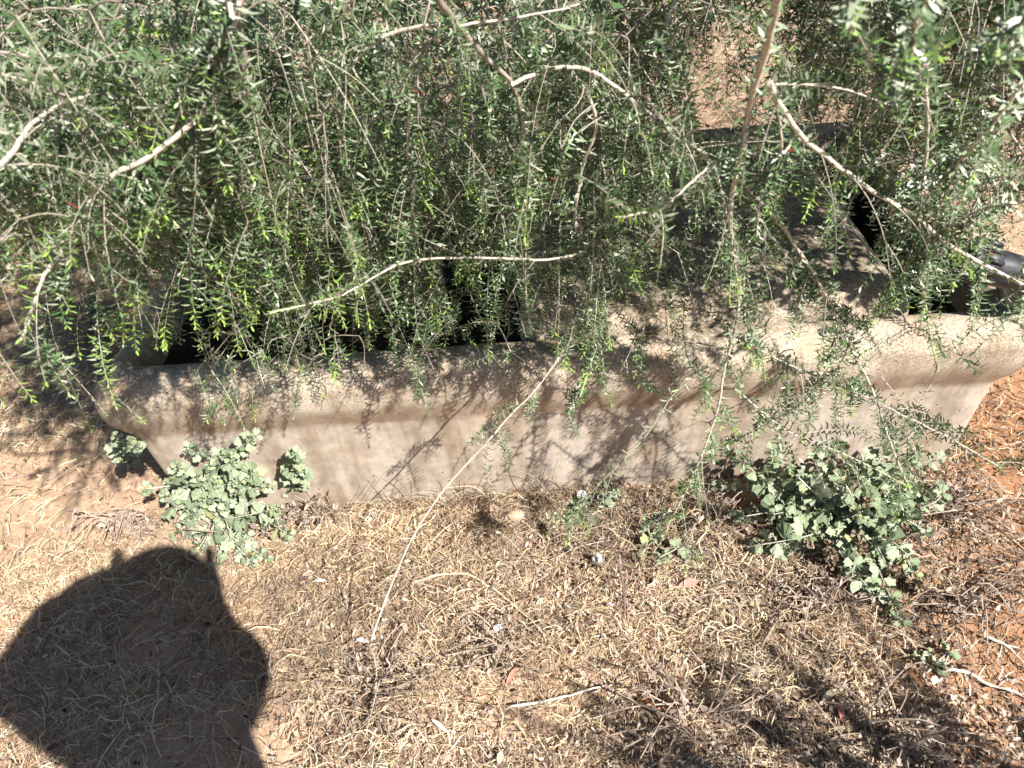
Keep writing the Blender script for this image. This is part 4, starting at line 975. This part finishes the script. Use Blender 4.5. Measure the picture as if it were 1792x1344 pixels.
def build_person():
    V3 = lambda *a: tuple(float(x) for x in a)
    root = empty("person", (.06, -.33, 0), "person in a brimmed hat and blue shirt holding up a phone behind the view", "person")
    J = {'pelvis': (V3(.02, -.36, .93), (.15, .11)), 'belly': (V3(.02, -.35, 1.08), (.14, .10)), 'chest': (V3(.02, -.31, 1.26), (.16, .11)), 'collar': (V3(.02, -.27, 1.41), (.09, .07)), 'neck': (V3(.05, -.215, 1.47), .075),
         'jaw': (V3(.07, -.165, 1.545), (.06, .07)), 'skull': (V3(.07, -.16, 1.62), (.078, .092)), 'crown': (V3(.07, -.17, 1.695), (.06, .07)),
         'shoulder_r': (V3(.15, -.235, 1.435), .088), 'elbow_r': (V3(.19, -.17, 1.36), .055), 'wrist_r': (V3(.10, -.075, 1.45), .050),
         'shoulder_l': (V3(-.13, -.25, 1.45), .085), 'elbow_l': (V3(-.35, -.16, 1.36), .095), 'wrist_l': (V3(-.19, -.05, 1.56), .045),
         'hip_r': (V3(.12, -.36, .88), .085), 'knee_r': (V3(.14, -.34, .48), .06), 'ankle_r': (V3(.15, -.37, .09), .042), 'toe_r': (V3(.17, -.19, .035), .034),
         'hip_l': (V3(-.08, -.36, .88), .085), 'knee_l': (V3(-.11, -.34, .48), .06), 'ankle_l': (V3(-.13, -.37, .09), .042), 'toe_l': (V3(-.16, -.19, .035), .034)}
    E = [('pelvis', 'belly'), ('belly', 'chest'), ('chest', 'collar'), ('collar', 'neck'), ('neck', 'jaw'), ('jaw', 'skull'), ('skull', 'crown')]
    for s in 'rl':
        E += [('collar', 'shoulder_' + s), ('shoulder_' + s, 'elbow_' + s), ('elbow_' + s, 'wrist_' + s), ('pelvis', 'hip_' + s), ('hip_' + s, 'knee_' + s), ('knee_' + s, 'ankle_' + s), ('ankle_' + s, 'toe_' + s)]
    # hands: palm behind the phone's short edges, fingers over its back edge, thumb on the screen side
    c0 = CAM - FW * .02
    for s, e in (('r', .128), ('l', -.052)):
        out = 1 if s == 'r' else -1
        palm = c0 + RT * (e + out * .030) - UP * .045 - FW * .02
        J['palm_' + s] = (V3(*palm), (.030, .018)); E.append(('wrist_' + s, 'palm_' + s))
        for k, (up, ln) in enumerate(((.030, .85), (.012, 1.0), (-.008, .95), (-.026, .75))):
            kn = c0 + RT * (e + out * .034) + UP * up - FW * .012; p1 = kn + FW * .030 * ln - RT * out * .012; p2 = p1 - RT * out * .020 * ln + FW * .001
            if s == 'l': p1 = kn + FW * .016 * ln - RT * out * .006; p2 = p1 - RT * out * .012 * ln
            for nm, p, r in (('k', kn, .010), ('m', p1, .0088), ('t', p2, .0078)): J[f'{nm}{k}_{s}'] = (V3(*p), r)
            E += [('palm_' + s, f'k{k}_{s}'), (f'k{k}_{s}', f'm{k}_{s}'), (f'm{k}_{s}', f't{k}_{s}')]
        t1 = palm - RT * out * .028 + UP * .004 - FW * .012; t2 = t1 - RT * out * .022 + UP * .022
        J['th1_' + s] = (V3(*t1), .011); J['th2_' + s] = (V3(*t2), .009); E += [('palm_' + s, 'th1_' + s), ('th1_' + s, 'th2_' + s)]
    skin_mesh("body", J, E, M_SKIN, 'pelvis', root)
    def pick(keys, grow): return {k: (J[k][0], tuple(x + grow for x in J[k][1]) if isinstance(J[k][1], tuple) else J[k][1] + grow) for k in keys}
    sh = pick(['pelvis', 'belly', 'chest', 'collar', 'shoulder_r', 'elbow_r', 'shoulder_l', 'elbow_l'], .026)
    for s in 'rl':
        w = np.array(J['wrist_' + s][0]); e = np.array(J['elbow_' + s][0]); sh['cuff_' + s] = (V3(*(w + (e - w) * .12)), .075)
    skin_mesh("shirt", sh, [('pelvis', 'belly'), ('belly', 'chest'), ('chest', 'collar'), ('collar', 'shoulder_r'), ('shoulder_r', 'elbow_r'), ('elbow_r', 'cuff_r'), ('collar', 'shoulder_l'), ('shoulder_l', 'elbow_l'), ('elbow_l', 'cuff_l')], M_SHIRT, 'pelvis', root)
    tr = pick(['pelvis', 'hip_r', 'knee_r', 'hip_l', 'knee_l', 'ankle_r', 'ankle_l'], .02)
    skin_mesh("trousers", tr, [('pelvis', 'hip_r'), ('hip_r', 'knee_r'), ('knee_r', 'ankle_r'), ('pelvis', 'hip_l'), ('hip_l', 'knee_l'), ('knee_l', 'ankle_l')], M_JEANS, 'pelvis', root)
    for s in 'rl':
        a, t = np.array(J['ankle_' + s][0]), np.array(J['toe_' + s][0])
        skin_mesh("boot", {'top': (V3(*(a + [0, 0, .07])), .052), 'heel': (V3(a[0], a[1] - .02, .05), .05), 'ball': (V3(*(t + [0, 0, .012])), (.048, .044)), 'tip': (V3(*(t + unit(t - a) * [.06, .06, 0] + [0, 0, .008])), .036)},
                  [('top', 'heel'), ('heel', 'ball'), ('ball', 'tip')], M_BOOT, 'heel', root)
    hc = np.array([.07, -.167, 1.62])
    g = Geo(); lathe(g, hc + [0, -.012, -.03], hc + [0, -.012, .2], [(0, .088), (.03, .094), (.075, .092), (.10, .07)], (1, 1, 1), 20); obj_from("hair", mesh_np("hair", np.concatenate(g.V), np.concatenate(g.L), np.concatenate(g.S), None, [M_HAIR]), root)
    g = Geo(); lathe(g, hc + [0, 0, .045], hc + [0, -.03, .3], [(0, .150), (.006, .153), (.012, .108), (.02, .100), (.075, .092), (.10, .076), (.108, .05), (.102, .02)], (1, 1, 1), 28); obj_from("hat", mesh_np("hat", np.concatenate(g.V), np.concatenate(g.L), np.concatenate(g.S), None, [M_HAT]), root)
    fr = hc + [0, .088, -.01]
    g = Geo(); g.tube([fr + [0, -.006, .015], fr + [0, .010, -.005], fr + [0, .020, -.026], fr + [0, .004, -.034]], [.007, .010, .014, .010], (1, 1, 1), 8); obj_from("nose", mesh_np("nose", np.concatenate(g.V), np.concatenate(g.L), np.concatenate(g.S), None, [M_SKIN]), root)
    g = Geo(); g.tube([fr + [-.024, -.012, -.06], fr + [-.008, -.001, -.057], fr + [.008, -.001, -.057], fr + [.024, -.012, -.06]], [.003, .006, .006, .003], (1, 1, 1), 8); obj_from("mouth", mesh_np("mouth", np.concatenate(g.V), np.concatenate(g.L), np.concatenate(g.S), None, [plain("lips", (.42, .2, .17), .5)]), root)
    for sx in (-1, 1):
        g = Geo(); c = fr + [sx * .032, -.012, .004]; lathe(g, c - [0, .012, 0], c + [0, .012, 0], [(0, .004), (.004, .010), (.012, .0125), (.020, .010), (.024, .004)], (1, 1, 1), 12); obj_from("eye", mesh_np("eye", np.concatenate(g.V), np.concatenate(g.L), np.concatenate(g.S), None, [M_EYE]), root)
        g = Geo(); c = hc + [sx * .084, -.02, -.02]; g.tube([c + [0, 0, -.03], c + [sx * .010, -.010, -.01], c + [sx * .014, -.014, .015], c + [sx * .004, -.004, .03]], [.007, .011, .012, .007], (1, 1, 1), 8); obj_from("ear", mesh_np("ear", np.concatenate(g.V), np.concatenate(g.L), np.concatenate(g.S), None, [M_SKIN]), root)
    # phone: the lens sits at the camera position
    V = []; pc = CAM - FW * .018 + RT * .038 - UP * .012
    hw, hh, hd, ch = .080, .038, .0042, .008
    out = [(-hw + ch, -hh), (hw - ch, -hh), (hw, -hh + ch), (hw, hh - ch), (hw - ch, hh), (-hw + ch, hh), (-hw, hh - ch), (-hw, -hh + ch)]
    for d in (hd, -hd):
        for x, y in out: V.append(pc + RT * x + UP * y + FW * d)
    F = [list(range(8))[::-1], list(range(8, 16))] + [[i, (i + 1) % 8, 8 + (i + 1) % 8, 8 + i] for i in range(8)]
    me = mesh_np("phone", V, [i for f in F for i in f], [len(f) for f in F], None, [M_PHONE], None, False)
    set_props(obj_from("phone", me), "black phone held up sideways in the person's hands", "phone")
build_person()
